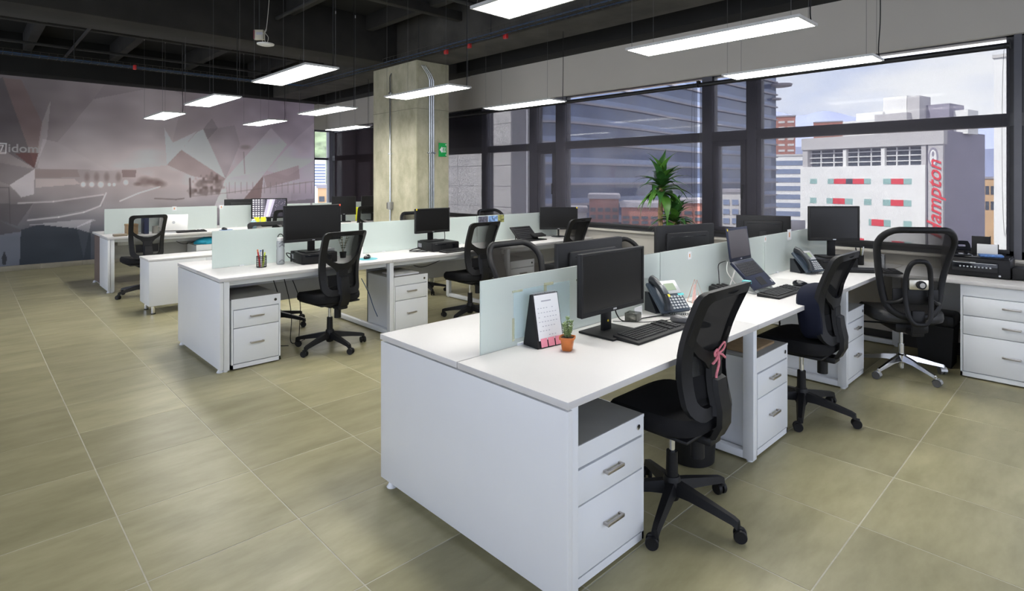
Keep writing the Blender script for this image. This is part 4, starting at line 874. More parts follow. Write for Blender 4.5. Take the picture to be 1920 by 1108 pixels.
def make_exec(chrome, label, group):
    t = thing('mesh_chair', label, 'chair', group=group)
    lm = CHROME if chrome else BLK
    star(t, lm, BLKM if not chrome else mat('grey_caster', (0.10, 0.10, 0.10), 0.4), chrome, 0.31, -PI/2+0.35)
    MB().lathe([(0.016, 0.04), (0.022, 0.045), (0.022, 0.085), (0.034, 0.095), (0.036, 0.15), (0.026, 0.16)], 20).build('hub', lm, t)
    MB().cyl((0, 0, 0.15), (0, 0, 0.24), 0.022, n=16).build('lift_sleeve', lm, t); MB().cyl((0, 0, 0.23), (0, 0, 0.38), 0.014, n=14).build('gas_lift', lm, t)
    m = MB(); m.rb(-0.12, 0.12, -0.18, 0.12, 0.365, 0.44, .02); m.rb(-0.045, 0.045, -0.27, -0.15, 0.36, 0.41, .012); m.build('mechanism', BLK, t)
    cushion(0.52, 0.50, 0.435, 0.53, 0.03).build('seat', LEATHER, t)
    def yb(z, x):
        q = (z-0.5)/0.65; return -0.225+0.04*math.sin(PI*min(1.2, q*1.1))-0.10*q*q+0.07*(x/0.26)**2
    L_ = loop(0.175, 0.285, 0.50, 1.165, 0.12, 0.13, 22)
    MB().tube([(x, yb(z, x), z-0.0+0.02*(1-(x/0.26)**2)*(1 if z > 0.9 else 0)) for x, z in L_], 0.026, 10, True, flat=0.75).build('back_frame', BLK, t)
    meshpanel('back_mesh', 0.172, 0.28, 0.505, 1.17, 0.12, 0.13, yb, CHMESH2, t)
    if chrome:
        lp = []
        for k in range(40):
            a = 2*PI*k/40; c, q = math.cos(a), math.sin(a); x = 0.088*abs(c)**0.6*(1 if c > 0 else -1); z = 0.70+0.24*abs(q)**0.75*(1 if q > 0 else -1)
            lp.append((x, yb(max(z, 0.5), 0)-0.055-0.03*(0.94-z), z))
        MB().tube(lp, 0.019, 10, True, flat=0.8).build('rear_bow', BLK, t)
        z = 0.76; y0 = yb(z, 0)-0.06
        pl = MB().rb(-0.068, 0.068, y0-0.02, y0, z-0.04, z+0.04, .012).build('knob_plate', mat('champagne_metal', (0.62, 0.58, 0.48), 0.3, 0.8), t)
        kb = MB().cyl((0.01, y0-0.02, z), (0.01, y0-0.04, z), 0.032, n=20).build('adjuster_ring', BLK, pl); MB().cyl((0.01, y0-0.02, z), (0.01, y0-0.048, z), 0.022, 0.019, 18).build('adjuster_knob', CHROME, pl)
        for s_ in (-1, 1): MB().tube(smoothpath([(s_*0.19, yb(0.60, 0.19), 0.60), (s_*0.13, yb(0.6, 0)-0.03, 0.62), (s_*0.075, yb(0.62, 0)-0.05, 0.66)]), 0.016, 8).build('lumbar_arm', BLK, t)
        MB().rb(-0.16, 0.16, yb(0.66, 0)-0.028, yb(0.66, 0)-0.008, 0.60, 0.72, .01).build('lumbar_pad', BLK, t)
        lv = MB(); lv.cyl((-0.1, 0.0, 0.40), (-0.30, 0.02, 0.40), 0.007, n=8); lv.rb(-0.34, -0.28, 0.01, 0.03, 0.39, 0.41, .004); lv.build('lever', BLK, t)
    m = MB(); m.rb(-0.045, 0.045, yb(0.55, 0)-0.06, yb(0.55, 0)-0.035, 0.38, 0.56, .01); m.build('spine', BLK, t)
    return t
exA = make_exec(True, 'black mesh executive chair with chrome star base at the window desk', 'mesh back chairs'); exA.location = (5.47, 1.17, 0); exA.rotation_euler = (0, 0, YAW-PI/2-0.18)
exB = make_exec(False, 'rounded mesh chair behind the frosted screen of the front bench', 'mesh back chairs'); exB.location = (2.93, 2.80, 0); exB.rotation_euler = (0, 0, PI); exB.scale = (0.94, 0.94, 0.92)
c = dup(exB, (4.48, 2.92, 0), PI+0.1, 'rounded mesh chair half hidden by the monitor below the plant'); c.scale = (0.94, 0.94, 0.84)
c = dup(exB, (4.66, 6.60, 0), PI, 'rounded mesh chair top just in front of the concrete column'); c = dup(exB, (5.90, 6.40, 0), PI, 'rounded mesh chair top behind the pinned photographs')

# ================================================================== MONITORS, COMPUTERS
LOGO = mat('silver_badge', (0.6, 0.6, 0.62), 0.3, 0.8)
def monitor(label, x, y, z0, w_, h, rotz, zb=ZT, plate=(0.24, 0.18), sticker=None, wall=None, screen=None, round_=False):
    """local: screen faces -y; x,y centre of the screen plane, z0 its lower edge"""
    t = thing('monitor', label, 'monitor', (x, y, zb), rotz, 'office monitors'); z = z0-zb
    b = MB(); b.rb(-w_/2, w_/2, 0, 0.028, z, z+h, .006); b.rb(-w_/2*0.72, w_/2*0.72, 0.026, 0.052, z+h*0.18, z+h*0.84, .014); b.build('casing', BLK, t)
    s = MB().box(-w_/2+0.014, w_/2-0.014, -0.0008, 0.002, z+0.024, z+h-0.014).build('screen', screen or SCREEN, t)
    f = MB()
    for q in ((-w_/2, -w_/2+0.014, z, z+h), (w_/2-0.014, w_/2, z, z+h), (-w_/2+0.012, w_/2-0.012, z, z+0.024), (-w_/2+0.012, w_/2-0.012, z+h-0.014, z+h)): f.rb(q[0], q[1], -0.006, 0.004, q[2], q[3], .002, 1)
    f.build('bezel', BLKM, t)
    if wall is None: MB().box(-0.014, 0.014, -0.0072, -0.006, z+0.008, z+0.016).build('badge', LOGO, t)
    v = MB(); v.rb(-w_*0.3, w_*0.3, 0.0515, 0.0535, z+h*0.74, z+h*0.755, .0005, 1); v.build('vent_slot', BLKG, t)
    if round_:
        MB().cyl((0, 0.045, 0.012), (0, 0.045, z+0.05), 0.013, n=12).build('stand_neck', BLKG, t); MB().lathe([(0.10, 0), (0.105, 0.004), (0.09, 0.011), (0.02, 0.014)], 28, (0, 0.03, 0.0005)).build('stand_base', BLKG, t)
    else:
        n = MB(); n.rb(-0.035, 0.035, 0.04, 0.062, 0.008, z+h*0.5, .006); n.build('stand_neck', BLK, t)
        MB().rb(-plate[0]/2, plate[0]/2, -plate[1]*0.45, plate[1]*0.55+0.02, 0.0005, 0.012, .004).build('stand_base', BLKM, t)
    if sticker: MB().rb(sticker[0]*(w_/2-0.012)-0.008, sticker[0]*(w_/2-0.012)+0.008, -0.009, -0.006, z+h-0.018, z+h+0.002, .001, 1).build('sticker', sticker[1], t)
    return t
YEL = mat('yellow_dot', (0.8, 0.6, 0.03), 0.5); REDD = mat('red_dot', (0.7, 0.08, 0.03), 0.5)
m1 = monitor('black monitor on the nearest desk beside the potted succulent', 2.432, 1.775, 0.883, 0.535, 0.312, 0.0, plate=(0.26, 0.20))
MB().lathe([(0.001, 0), (0.006, 0.0), (0.006, 0.0015), (0.001, 0.0015)], 10, M=Matrix.Translation((-0.0, 0.038, 0.06)) @ Matrix.Rotation(PI/2, 4, 'X')).build('round_sticker', YEL, m1)
def pc(label, x, y, rotz, w_=0.30, d=0.34, h=0.095):
    t = thing('desktop_computer', label, 'computer', (x, y, ZT), rotz, 'flat desktop computers')
    MB().rb(-w_/2, w_/2, -d/2, d/2, 0.004, h, .004).build('case', BLK, t); MB().rb(-w_/2+0.004, w_/2-0.004, -d/2-0.014, -d/2, 0.006, h-0.002, .004).build('front_panel', BLKM, t)
    g = MB(); g.rb(-w_/2+0.03, -w_/2+0.17, -d/2-0.016, -d/2-0.013, h-0.03, h-0.015, .001, 1); g.rb(w_/2-0.09, w_/2-0.06, -d/2-0.017, -d/2-0.013, 0.02, h-0.02, .001, 1); g.build('drive_bay', BLKG, t)
    lb = MB()
    for k in range(4): lb.box(-w_/2-0.001, -w_/2, d/2-0.10+k*0.02, d/2-0.085+k*0.02, 0.03, 0.075)
    lb.build('regulatory_label', PRINTG, t)
    for sx in (-1, 1):
        for sy in (-1, 1): MB().cyl((sx*(w_/2-0.03), sy*(d/2-0.03), 0), (sx*(w_/2-0.03), sy*(d/2-0.03), 0.005), 0.01, n=8).build('foot', RUBBER, t)
    return t
def keyboard(label, x, y, rotz, w_=0.44, d=0.15, m=None):
    t = thing('keyboard', label, 'keyboard', (x, y, ZT), rotz, 'black keyboards')
    MB().loft([[(-w_/2, -d/2, 0.001), (w_/2, -d/2, 0.001), (w_/2, d/2, 0.001), (-w_/2, d/2, 0.001)], [(-w_/2, -d/2, 0.012), (w_/2, -d/2, 0.012), (w_/2, d/2, 0.022), (-w_/2, d/2, 0.022)], [(-w_/2+0.008, -d/2+0.012, 0.017), (w_/2-0.008, -d/2+0.012, 0.017), (w_/2-0.008, d/2-0.006, 0.026), (-w_/2+0.008, d/2-0.006, 0.026)]]).build('case', m or BLKM, t)
    k = MB(); px_ = (w_-0.03)/22
    for r_ in range(6):
        for c_ in range(22):
            if c_ in (15, 18): continue
            if r_ == 0 and 4 <= c_ <= 9: continue
            x0 = -w_/2+0.015+c_*px_; y0 = -d/2+0.018+r_*(d-0.03)/6; z0 = 0.017+0.009*(r_/6)
            k.box(x0+0.001, x0+px_-0.002, y0+0.001, y0+(d-0.03)/6-0.002, z0, z0+0.007)
        if r_ == 0: k.box(-w_/2+0.015+4*px_, -w_/2+0.015+10*px_-0.002, -d/2+0.019, -d/2+0.016+(d-0.03)/6, 0.017, 0.024)
    o = k.build('keys', KEYC, t, False); o['kind'] = 'stuff'
    return t
def mouse(label, x, y, rotz, m=None):
    t = thing('computer_mouse', label, 'mouse', (x, y, ZT+0.0035), rotz, 'computer mice'); rings = []
    for s_, z in ((0.92, 0), (1.0, 0.008), (0.96, 0.018), (0.8, 0.028), (0.5, 0.034), (0.08, 0.036)):
        rings.append([(0.031*s_*math.cos(a), 0.055*s_*math.sin(a)*(1+0.06*math.sin(a)), z+(0.004*math.sin(a) if z > 0.01 else 0)) for a in [2*PI*i/24 for i in range(24)]])
    MB().loft(rings).build('shell', m or BLKG, t); MB().cyl((-0.004, 0.03, 0.031), (0.004, 0.03, 0.031), 0.008, n=14).build('scroll_wheel', RUBBER, t)
    return t
def disc(name, label, cat, m, x, y, r, th=0.003, sx=1.0, rz=0.0):
    o = MB().lathe([(r*0.98, 0), (r, th*0.5), (r*0.98, th), (0.01, th)], 32).build(name, m, loc=(x, y, ZT), rotz=rz); o.scale = (sx, 1, 1); return tag(o, label, cat)
keyboard('black full size keyboard on the nearest desk', 2.555, 1.635, 0.0)
disc('mouse_pad', 'black round mouse pad with gel rest on the nearest desk', 'mouse pad', RUBBER, 2.905, 1.60, 0.105, 0.003, 0.9); mouse('black mouse with silver sides beside the nearest keyboard', 2.885, 1.655, 0.35, mat('mouse_grey', (0.09, 0.09, 0.095), 0.3))
# row 1 far side (seen from behind)
monitor('large black monitor back behind the first frosted screen', 2.82, 2.25, 0.84, 0.63, 0.345, PI)
monitor('large black monitor back below the potted plant', 4.115, 2.33, 0.85, 0.63, 0.355, PI-0.24)
monitor('black monitor back between the laptop and the window', 5.795, 2.41, 0.89, 0.50, 0.31, math.atan2(2.18-2.64, 5.89-5.70)+PI)
q = atd(1497, 420, 5.75); t = thing('small_screen', 'small grey backed screen beside the corner monitor', 'screen', (q.x, q.y, ZT), YAW-PI/2+0.25)
MB().rb(-0.085, 0.085, 0, 0.012, 0.24, 0.385, .004).build('panel', mat('lavender_grey', (0.26, 0.25, 0.30), 0.4), t); MB().rb(-0.02, 0.02, 0.0, 0.01, 0.01, 0.25, .003).build('post', BLK, t); MB().rb(-0.06, 0.06, -0.04, 0.06, 0.0, 0.01, .003).build('foot', BLK, t)
# row 1 corner
cr = YAW-PI/2
pcx = pc('flat black desktop computer carrying the corner monitor', 5.67, 1.78, cr+0.1, 0.36, 0.30, 0.095)
monitor('black monitor standing on the flat computer by the window', 5.66, 1.72, 1.01, 0.455, 0.31, cr, ZT+0.0955, (0.24, 0.17))
keyboard('black keyboard behind the mesh executive chair', 5.63, 1.42, cr-0.2, 0.43, 0.14)
# row 2
pc('flat black desktop computer with cables by the water bottle', 2.47, 5.36, -0.1, 0.34, 0.34, 0.10); monitor('large black monitor with a red corner dot on the middle bench', 2.44, 5.30, 0.97, 0.565, 0.345, 0.0, ZT+0.1005, (0.22, 0.16), (1, REDD))
o = MB().rb(2.50, 2.62, 5.22, 5.32, 0.8665, 0.895, .003).build('small_box', SILVER); tag(o, 'small grey box on the computer seen through the mesh chair', 'box')
disc('mouse_pad', 'teal round mouse pad on the middle bench', 'mouse pad', TEAL, 2.93, 5.14, 0.10); mouse('black mouse on the teal mouse pad', 2.93, 5.15, -0.9)
pc('flat black desktop computer under the monitor before the column', 3.90, 5.28, -0.12, 0.34, 0.34, 0.10); monitor('black monitor with a yellow corner dot in front of the column', 3.845, 5.30, 0.96, 0.47, 0.275, 0.0, ZT+0.1005, (0.22, 0.15), (-1, YEL))
keyboard('black keyboard beside the computer before the column', 3.97, 5.01, 0.05, 0.42, 0.13); mouse('black mouse beside the pinned photographs desk', 4.28, 5.18, 0.0)
monitor('black monitor on a round foot at the window end of the middle bench', 5.98, 5.30, 0.867, 0.526, 0.31, cr, ZT, (0.2, 0.2), (1, YEL), round_=True)
# docked keyboard on a tilted stand
t = thing('keyboard_stand', 'black laptop stand holding a tilted keyboard on the middle bench', 'laptop stand', (5.36, 5.26, ZT), 0.0)
Mt = Matrix.Translation((-0.03, 0.05, 0.09)) @ Matrix.Rotation(0.75, 4, 'X'); MB().rb(-0.20, 0.17, -0.13, 0.12, -0.006, 0.006, .004, M=Mt).build('support_plate', BLKM, t)
m = MB()
for r_ in range(6):
    for c_ in range(14): m.box(-0.17+c_*0.023, -0.15+c_*0.023, -0.10+r_*0.03, -0.075+r_*0.03, 0.007, 0.013, Mt)
m.build('keys', KEYC, t, False)['kind'] = 'stuff'
MB().rb(0.02, 0.24, -0.06, 0.03, 0.06, 0.085, .005, M=Matrix.Rotation(0.3, 4, 'X')).build('tray', BLKM, t); MB().rb(-0.22, 0.22, -0.11, 0.12, 0.0005, 0.014, .005).build('foot', BLKM, t); MB().tube([(-0.15, 0.1, 0.01), (-0.15, 0.12, 0.16), (0.12, 0.12, 0.16), (0.12, 0.1, 0.01)], 0.008, 8).build('strut', BLK, t)
# row 3
def wallpaper():
    w_, h, nx, nz = 0.522, 0.30, 90, 52; X, Z = np.meshgrid(np.linspace(0, 1, nx), np.linspace(0, 1, nz)); C = np.zeros((nz, nx, 3)); C[:] = (0.035, 0.03, 0.05)
    m = (X > 0.38+0.12*(Z-0.5)) & (X < 0.60+0.16*(Z-0.5)); C[m] = (0.42, 0.38, 0.48); m2 = (X > 0.46+0.12*(Z-0.5)) & (X < 0.53+0.16*(Z-0.5)); C[m2] = (0.6, 0.57, 0.62)
    ic = (X < 0.34) & (((X*24) % 2) < 1.1) & (((Z*17) % 2) < 1.0); C[ic] = (0.75, 0.72, 0.75)
    st = np.random.RandomState(2).rand(nz, nx) > 0.985; C[st & (X > 0.6)] = (0.6, 0.5, 0.6)
    me = bpy.data.meshes.new('wallpaper'); V = np.stack([(X-0.5)*w_, np.full_like(X, -0.0015), Z*h], -1).reshape(-1, 3); idx = np.arange(nx*nz).reshape(nz, nx)
    Fq = np.stack([idx[:-1, :-1], idx[:-1, 1:], idx[1:, 1:], idx[1:, :-1]], -1).reshape(-1, 4); me.from_pydata(V.tolist(), [], Fq.tolist()); ca = me.color_attributes.new('print', 'FLOAT_COLOR', 'POINT')
    rg = np.ones((nx*nz, 4)); rg[:, :3] = C.reshape(-1, 3); ca.data.foreach_set('color', rg.ravel())
    mm = bpy.data.materials.new('lit_wallpaper'); mm.use_nodes = True; b = mm.node_tree.nodes['Principled BSDF']; a = mm.node_tree.nodes.new('ShaderNodeAttribute'); a.attribute_name = 'print'
    mm.node_tree.links.new(a.outputs['Color'], b.inputs['Emission Color']); b.inputs['Emission Strength'].default_value = 1.0; b.inputs['Base Color'].default_value = (0.02, 0.02, 0.02, 1); me.materials.append(mm)
    o = bpy.data.objects.new('wallpaper', me); COL.objects.link(o); return o
def rowx(px, Y): return aty(px, HY, Y).x
mw = monitor('lit monitor showing icons on a purple wallpaper at the back bench', rowx(505, 9.92), 9.92, 0.90, 0.57, 0.34, -0.25, wall=True); o = wallpaper(); o.parent = mw; o.location = (0, 0, 0.90-ZT+0.025)
for k in range(2): MB().rb(-0.24+k*0.10, -0.155+k*0.10, -0.012, -0.0065, 0.90-ZT-0.055, 0.90-ZT+0.025, .001, 1).build('sticky_note', YELLOW, mw)
p = (rowx(472, 9.72), 9.66); t = thing('tissue_box', 'small pale blue box beside the yellow sticky notes', 'box', (p[0]+0.01, p[1], ZT+0.0005)); MB().rb(-0.035, 0.035, -0.03, 0.03, 0, 0.12, .004).build('carton', mat('pale_blue_card', (0.45, 0.68, 0.75), 0.6), t); MB().lathe([(0.02, 0.12), (0.028, 0.135), (0.012, 0.155), (0.002, 0.15)], 9).build('tissue', PAPER, t)
monitor('black monitor behind the glass left of the lit monitor', rowx(455, 10.45), 10.45, 0.86, 0.60, 0.36, PI); monitor('dark monitor left of the column on the back bench', rowx(645, 9.95), 9.95, 0.90, 0.44, 0.345, -0.35); monitor('dark monitor half hidden by the concrete column', rowx(700, 9.95), 9.95, 0.90, 0.46, 0.345, -0.3)
o = box('sticky_pad', YELLOW, (rowx(671, 10.05)-0.05, rowx(671, 10.05)+0.05, 10.04, 10.055, ZT+0.001, 1.03), None, .002); tag(o, 'yellow card standing between the two far dark monitors', 'card')
# white laptop on the back bench
lx = rowx(330, 9.78)-0.05; t = thing('laptop', 'open white laptop on the back bench', 'laptop', (lx, 9.78, ZT), -0.35)
MB().rb(-0.18, 0.18, -0.12, 0.12, 0.001, 0.018, .004).build('base', SILVER, t); MB().rb(-0.19, 0.19, -0.004, 0.004, 0, 0.25, .004, M=Matrix.Translation((0, 0.12, 0.018)) @ Matrix.Rotation(-0.30, 4, 'X')).build('lid', LWHITE, t); MB().box(-0.16, 0.16, -0.06, 0.10, 0.018, 0.021).build('keys', BLKM, t)
lgo = MB().lathe([(0.001, 0), (0.022, 0), (0.022, 0.001), (0.001, 0.001)], 16, M=Matrix.Translation((0, 0.12, 0.018)) @ Matrix.Rotation(-0.30, 4, 'X') @ Matrix.Translation((0, -0.004, 0.125)) @ Matrix.Rotation(PI/2, 4, 'X')).build('lid_badge', SILVER, t)
keyboard('black keyboard in front of the white laptop', lx+0.22, 9.62, 0.0, 0.40, 0.12); disc('mouse_pad', 'blue mouse pad right of the white laptop', 'mouse pad', mat('blue_pad', (0.12, 0.2, 0.38), 0.6), lx+0.72, 9.66, 0.10); mouse('black mouse on the blue mouse pad', lx+0.70, 9.66, 0.4)
o = MB().rb(rowx(213, 9.60), rowx(213, 9.60)+0.16, 9.56, 9.68, ZT+0.001, ZT+0.03, .003).build('notebook', mat('tan_notebook', (0.20, 0.16, 0.11), 0.7), None); tag(o, 'small tan notebook near the left end of the back bench', 'notebook')
for k, (dx, m_, h, lb) in enumerate(((0.05, BROWNB, 0.15, 'brown storage box behind the back bench chair'), (0.22, mat('dark_blue_binder', (0.02, 0.03, 0.09), 0.5), 0.24, 'dark blue binder behind the back bench chair'), (0.34, mat('cream_mug', (0.5, 0.48, 0.42), 0.5), 0.11, 'cream mug behind the back bench chair'))):
    xx_ = rowx(240, 9.8)+dx
    if k == 2:
        mb = MB().lathe([(0.034, 0), (0.038, 0.004), (0.038, h), (0.034, h), (0.033, 0.01), (0.003, 0.008)], 20); mb.tube(smoothpath([(0.037, 0, 0.085), (0.06, 0, 0.08), (0.06, 0, 0.04), (0.037, 0, 0.03)]), 0.005, 6); o = mb.build('mug', m_, loc=(xx_, 9.8, ZT+0.0005))
    elif k == 1: mb = MB().rb(-0.03, 0.03, -0.11, 0.11, 0, h, .004); o = mb.build('binder', m_, loc=(xx_, 9.85, ZT+0.0005))
    else: mb = MB().rb(-0.07, 0.07, -0.08, 0.08, 0, h*0.8, .003); mb.rb(-0.073, 0.073, -0.083, 0.083, h*0.8, h, .003); o = mb.build('storage_box', m_, loc=(xx_, 9.85, ZT+0.0005))
    tag(o, lb, ('box', 'binder', 'mug')[k])

# ================================================================== THINGS ON THE FRONT BENCH
# calendar
t = thing('desk_calendar', 'black desk calendar with white pages and pink notes', 'calendar', (2.03, 1.895, ZT), -0.12)
W2 = 0.082
MB().prism([(-W2, -0.055, 0.001), (-W2, 0.055, 0.001), (-W2, 0.006, 0.245), (-W2, -0.006, 0.245)], (0.0015, 0, 0)).build('side_card', BLKM, t, False)
fr = Matrix.Translation((0, -0.055, 0.001)) @ Matrix.Rotation(-math.atan2(0.049, 0.245), 4, 'X'); bk_ = Matrix.Translation((0, 0.055, 0.001)) @ Matrix.Rotation(math.atan2(0.049, 0.245), 4, 'X')
MB().box(-W2, W2, 0, 0.002, 0, 0.25, fr).build('front_card', BLKM, t); MB().box(-W2, W2, -0.002, 0, 0, 0.25, bk_).build('back_card', BLKM, t); MB().box(-W2, W2, -0.055, 0.055, 0.0002, 0.0018).build('base_card', BLKM, t)
pg = MB().box(-W2+0.012, W2-0.006, -0.003, -0.0005, 0.035, 0.245, fr).build('page', PAPER, t)
pr = MB()
for r_ in range(7):
    for c_ in range(7):
        if random.random() < 0.8: pr.box(-0.058+c_*0.0175, -0.05+c_*0.0175, -0.0036, -0.003, 0.055+r_*0.021, 0.058+r_*0.021, fr)
pr.box(-0.03, 0.03, -0.0036, -0.003, 0.212, 0.218, fr); pr.build('page_print', PRINTG, pg, False)
for k in range(3): MB().box(-0.062+k*0.044, -0.024+k*0.044, -0.0055-0.001*k, -0.0042-0.001*k, 0.004, 0.044, fr).build('pink_note', PINK, t)
m = MB()
for k in range(18): m.tube([(-0.07+k*0.0082, 0.007*math.cos(a), 0.246+0.007*math.sin(a)) for a in [2*PI*i/10 for i in range(10)]], 0.0011, 4, True)
m.build('wire_binding', SILVER, t, False)
# potted succulent
t = thing('potted_succulent', 'small succulent in an orange square pot beside the calendar', 'plant', (2.035, 1.75, ZT), 0.5)
def sq(r, z): return [(r*abs(math.cos(a))**0.45*(1 if math.cos(a) > 0 else -1), r*abs(math.sin(a))**0.45*(1 if math.sin(a) > 0 else -1), z) for a in [2*PI*(i+.5)/24 for i in range(24)]]
MB().loft([sq(0.021, 0.0005), sq(0.023, 0.004), sq(0.030, 0.052), sq(0.0355, 0.053), sq(0.0365, 0.064), sq(0.032, 0.064), sq(0.030, 0.056)]).build('pot', ORANGE, t); MB().loft([sq(0.0295, 0.050), sq(0.0295, 0.0575), sq(0.01, 0.060)]).build('soil', SOIL, t)
random.seed(11)
for k, (dx, dy, hh) in enumerate(((0.004, 0.0, 0.088), (-0.012, 0.006, 0.062), (0.012, -0.008, 0.068), (-0.004, -0.010, 0.05), (0.016, 0.008, 0.056))):
    pts = smoothpath([(dx*0.6, dy*0.6, 0.058), (dx*1.4+random.uniform(-.004, .004), dy*1.3, 0.058+hh*0.5), (dx*1.9, dy*1.8, 0.058+hh)], 4); st = MB().tube(pts, 0.0013, 5).build('stem', SUCC, t); lf = MB()
    for i, q in enumerate(pts[1:]):
        for s_ in range(4):
            a = i*1.2+s_*PI/2; d = Vector((math.cos(a), math.sin(a), 0.75)).normalized(); n = d.cross(Vector((0, 0, 1))).normalized(); u_ = n.cross(d); b0 = q; tip = q+d*0.017; mid = q+d*0.010
            lf.add([b0, mid+n*0.0055+u_*0.001, tip, mid-n*0.0055+u_*0.001, mid-u_*0.0022], [(0, 1, 4), (1, 2, 4), (2, 3, 4), (3, 0, 4), (0, 3, 2, 1)])
    lf.build('leaves', SUCC, st)['kind'] = 'stuff'
# glass cube with clips, paper
t = thing('clip_box', 'small smoked acrylic cube behind the keyboard', 'box', (2.735, 1.865, ZT), 0.2)
m = MB()
for b in ((-0.035, 0.035, -0.035, -0.032), (-0.035, 0.035, 0.032, 0.035), (-0.035, -0.032, -0.032, 0.032), (0.032, 0.035, -0.032, 0.032)): m.box(*b, 0.0005, 0.045)
m.box(-0.032, 0.032, -0.032, 0.032, 0.0005, 0.004); m.build('walls', SMOKE, t, False); m = MB()
for k in range(10): a = random.uniform(0, 6); m.tube([(0.02*math.cos(a+j*0.4)*random.uniform(.5, 1), 0.02*math.sin(a+j), 0.006+0.0018*k) for j in range(4)], 0.0012, 4)
m.build('paper_clips', STEEL, t, False)['kind'] = 'stuff'
o = MB().rb(-0.05, 0.05, -0.001, 0.001, 0, 0.055, .0005, 1).build('white_card', PAPER, loc=(2.84, 1.90, ZT+0.0005), rotz=0.15); tag(o, 'white card standing behind the smoked cube', 'card')
# phones
def phone(label, x, y, rotz, tags=False):
    t = thing('desk_phone', label, 'phone', (x, y, ZT), rotz, 'desk phones'); th = 0.78
    MB().prism([(-0.10, 0.085, 0.001), (-0.10, -0.02, 0.001), (-0.10, -0.02, 0.012), (-0.10, 0.055, 0.115), (-0.10, 0.085, 0.115)], (0.18, 0, 0)).build('foot', PHONE, t)
    Mf = Matrix.Translation((0, -0.085, 0.012)) @ Matrix.Rotation(th, 4, 'X')
    MB().rb(-0.11, 0.10, 0, 0.215, -0.006, 0.018, .008, M=Mf).build('body', PHONEB, t); MB().rb(-0.03, 0.097, 0.118, 0.212, 0.015, 0.023, .004, M=Mf).build('display_housing', SILVER, t)
    MB().box(-0.005, 0.07, 0.140, 0.190, 0.0225, 0.0245, Mf).build('display', LCD, t); k = MB()
    for r_ in range(5):
        for c_ in range(5): k.rb(-0.022+c_*0.023, -0.006+c_*0.023, 0.014+r_*0.019, 0.027+r_*0.019, 0.017, 0.0225, .002, 1, M=Mf)
    k.build('keypad', SILVER, t)
    pts = smoothpath([(-0.072, 0.006, 0.030), (-0.072, 0.03, 0.048), (-0.072, 0.075, 0.060), (-0.072, 0.14, 0.060), (-0.072, 0.19, 0.050), (-0.072, 0.222, 0.028)], 5); n_ = len(pts)
    rr = [0.020+0.010*abs(2*i/(n_-1)-1)**2 for i in range(n_)]; h = MB().tube(pts, rr, 12, M=Mf, flat=0.85); h.build('handset', PHONE, t)
    MB().rb(-0.09, -0.054, 0.08, 0.145, 0.078, 0.086, .006, M=Mf).build('handset_plate', mat('handset_grey', (0.10, 0.11, 0.12), 0.3), t)
    cp = []; turns = 34; path = smoothpath([(-0.07, -0.08, 0.02), (-0.02, -0.12, 0.010), (0.06, -0.13, 0.010), (0.13, -0.10, 0.010), (0.17, -0.04, 0.010), (0.13, -0.01, 0.010), (0.11, 0.0, 0.012)], 40)
    for i, q in enumerate(path):
        a = i/len(path)*turns*2*PI; cp.append((q.x+0.007*math.cos(a), q.y+0.004*math.cos(a), q.z+0.007*math.sin(a)))
    MB().tube(cp, 0.0016, 5).build('coiled_cord', BLK, t)
    if tags: MB().rb(0.06, 0.105, 0.10, 0.115, 0.022, 0.024, .001, 1, M=Mf).build('teal_tab', mat('teal_tab', (0.10, 0.55, 0.55), 0.5), t); MB().lathe([(0.001, 0.02), (0.010, 0.02), (0.010, 0.026), (0.001, 0.026)], 14, (-0.01, 0.105, 0), Mf).build('yellow_button', YEL, t)
    return t
phone('black desk phone with a coiled cord right of the nearest monitor', 3.06, 1.845, -0.35, True); phone('black desk phone between the laptop and the corner monitor', 5.22, 1.80, -0.35)
# triangular copper photo holder
t = thing('photo_holder', 'triangular copper wire photo holder by the glass screen', 'photo holder', (3.44, 1.86, ZT), -0.45)
for s_ in (-1, 1): MB().tube([(-0.05, s_*0.028, 0.003), (0.05, s_*0.028, 0.003), (-0.005, s_*0.012, 0.145)], 0.0022, 6, True).build('wire_triangle', COPPER, t)
MB().box(-0.048, 0.048, -0.026, 0.026, 0.001, 0.004).build('base', mat('mirror_base', (0.6, 0.5, 0.46), 0.2, 0.6), t); MB().prism([(-0.035, -0.004, 0.01), (0.0, -0.004, 0.01), (-0.01, -0.002, 0.12), (-0.02, -0.002, 0.11)], (0, 0.003, 0)).build('photo', PINKP, t, False)
# adapter, laptop on stand
t = thing('power_adapter', 'black power adapter block beside the laptop stand', 'adapter', (3.86, 1.90, ZT), -0.5); MB().rb(-0.075, 0.075, -0.045, 0.045, 0.0005, 0.045, .012).build('block', BLK, t)
for k in range(3): MB().rb(-0.05+k*0.04, -0.025+k*0.04, -0.047, 0.047, 0.02, 0.055, .008).build('rib', BLKM, t)
t = thing('laptop', 'slate laptop raised on a stand on the front bench', 'laptop', (4.115, 1.695, ZT), 0.0); th = math.radians(44)
Mb = Matrix.Translation((0, 0, 0.03)) @ Matrix.Rotation(th, 4, 'X'); MB().rb(-0.17, 0.17, 0, 0.245, -0.010, 0.010, .004, M=Mb).build('base', LAPB, t); k = MB()
for r_ in range(6):
    for c_ in range(15): k.box(-0.148+c_*0.0198, -0.131+c_*0.0198, 0.112+r_*0.0185, 0.128+r_*0.0185, 0.010, 0.0125, Mb)
k.build('keys', KEYC, t, False)['kind'] = 'stuff'; MB().box(-0.05, 0.05, 0.018, 0.085, 0.010, 0.0112, Mb).build('touchpad', BLKM, t); MB().box(0.135, 0.155, 0.02, 0.045, 0.010, 0.0112, Mb).build('sticker', SILVER, t)
hy, hz = 0.245*math.cos(th), 0.03+0.245*math.sin(th)
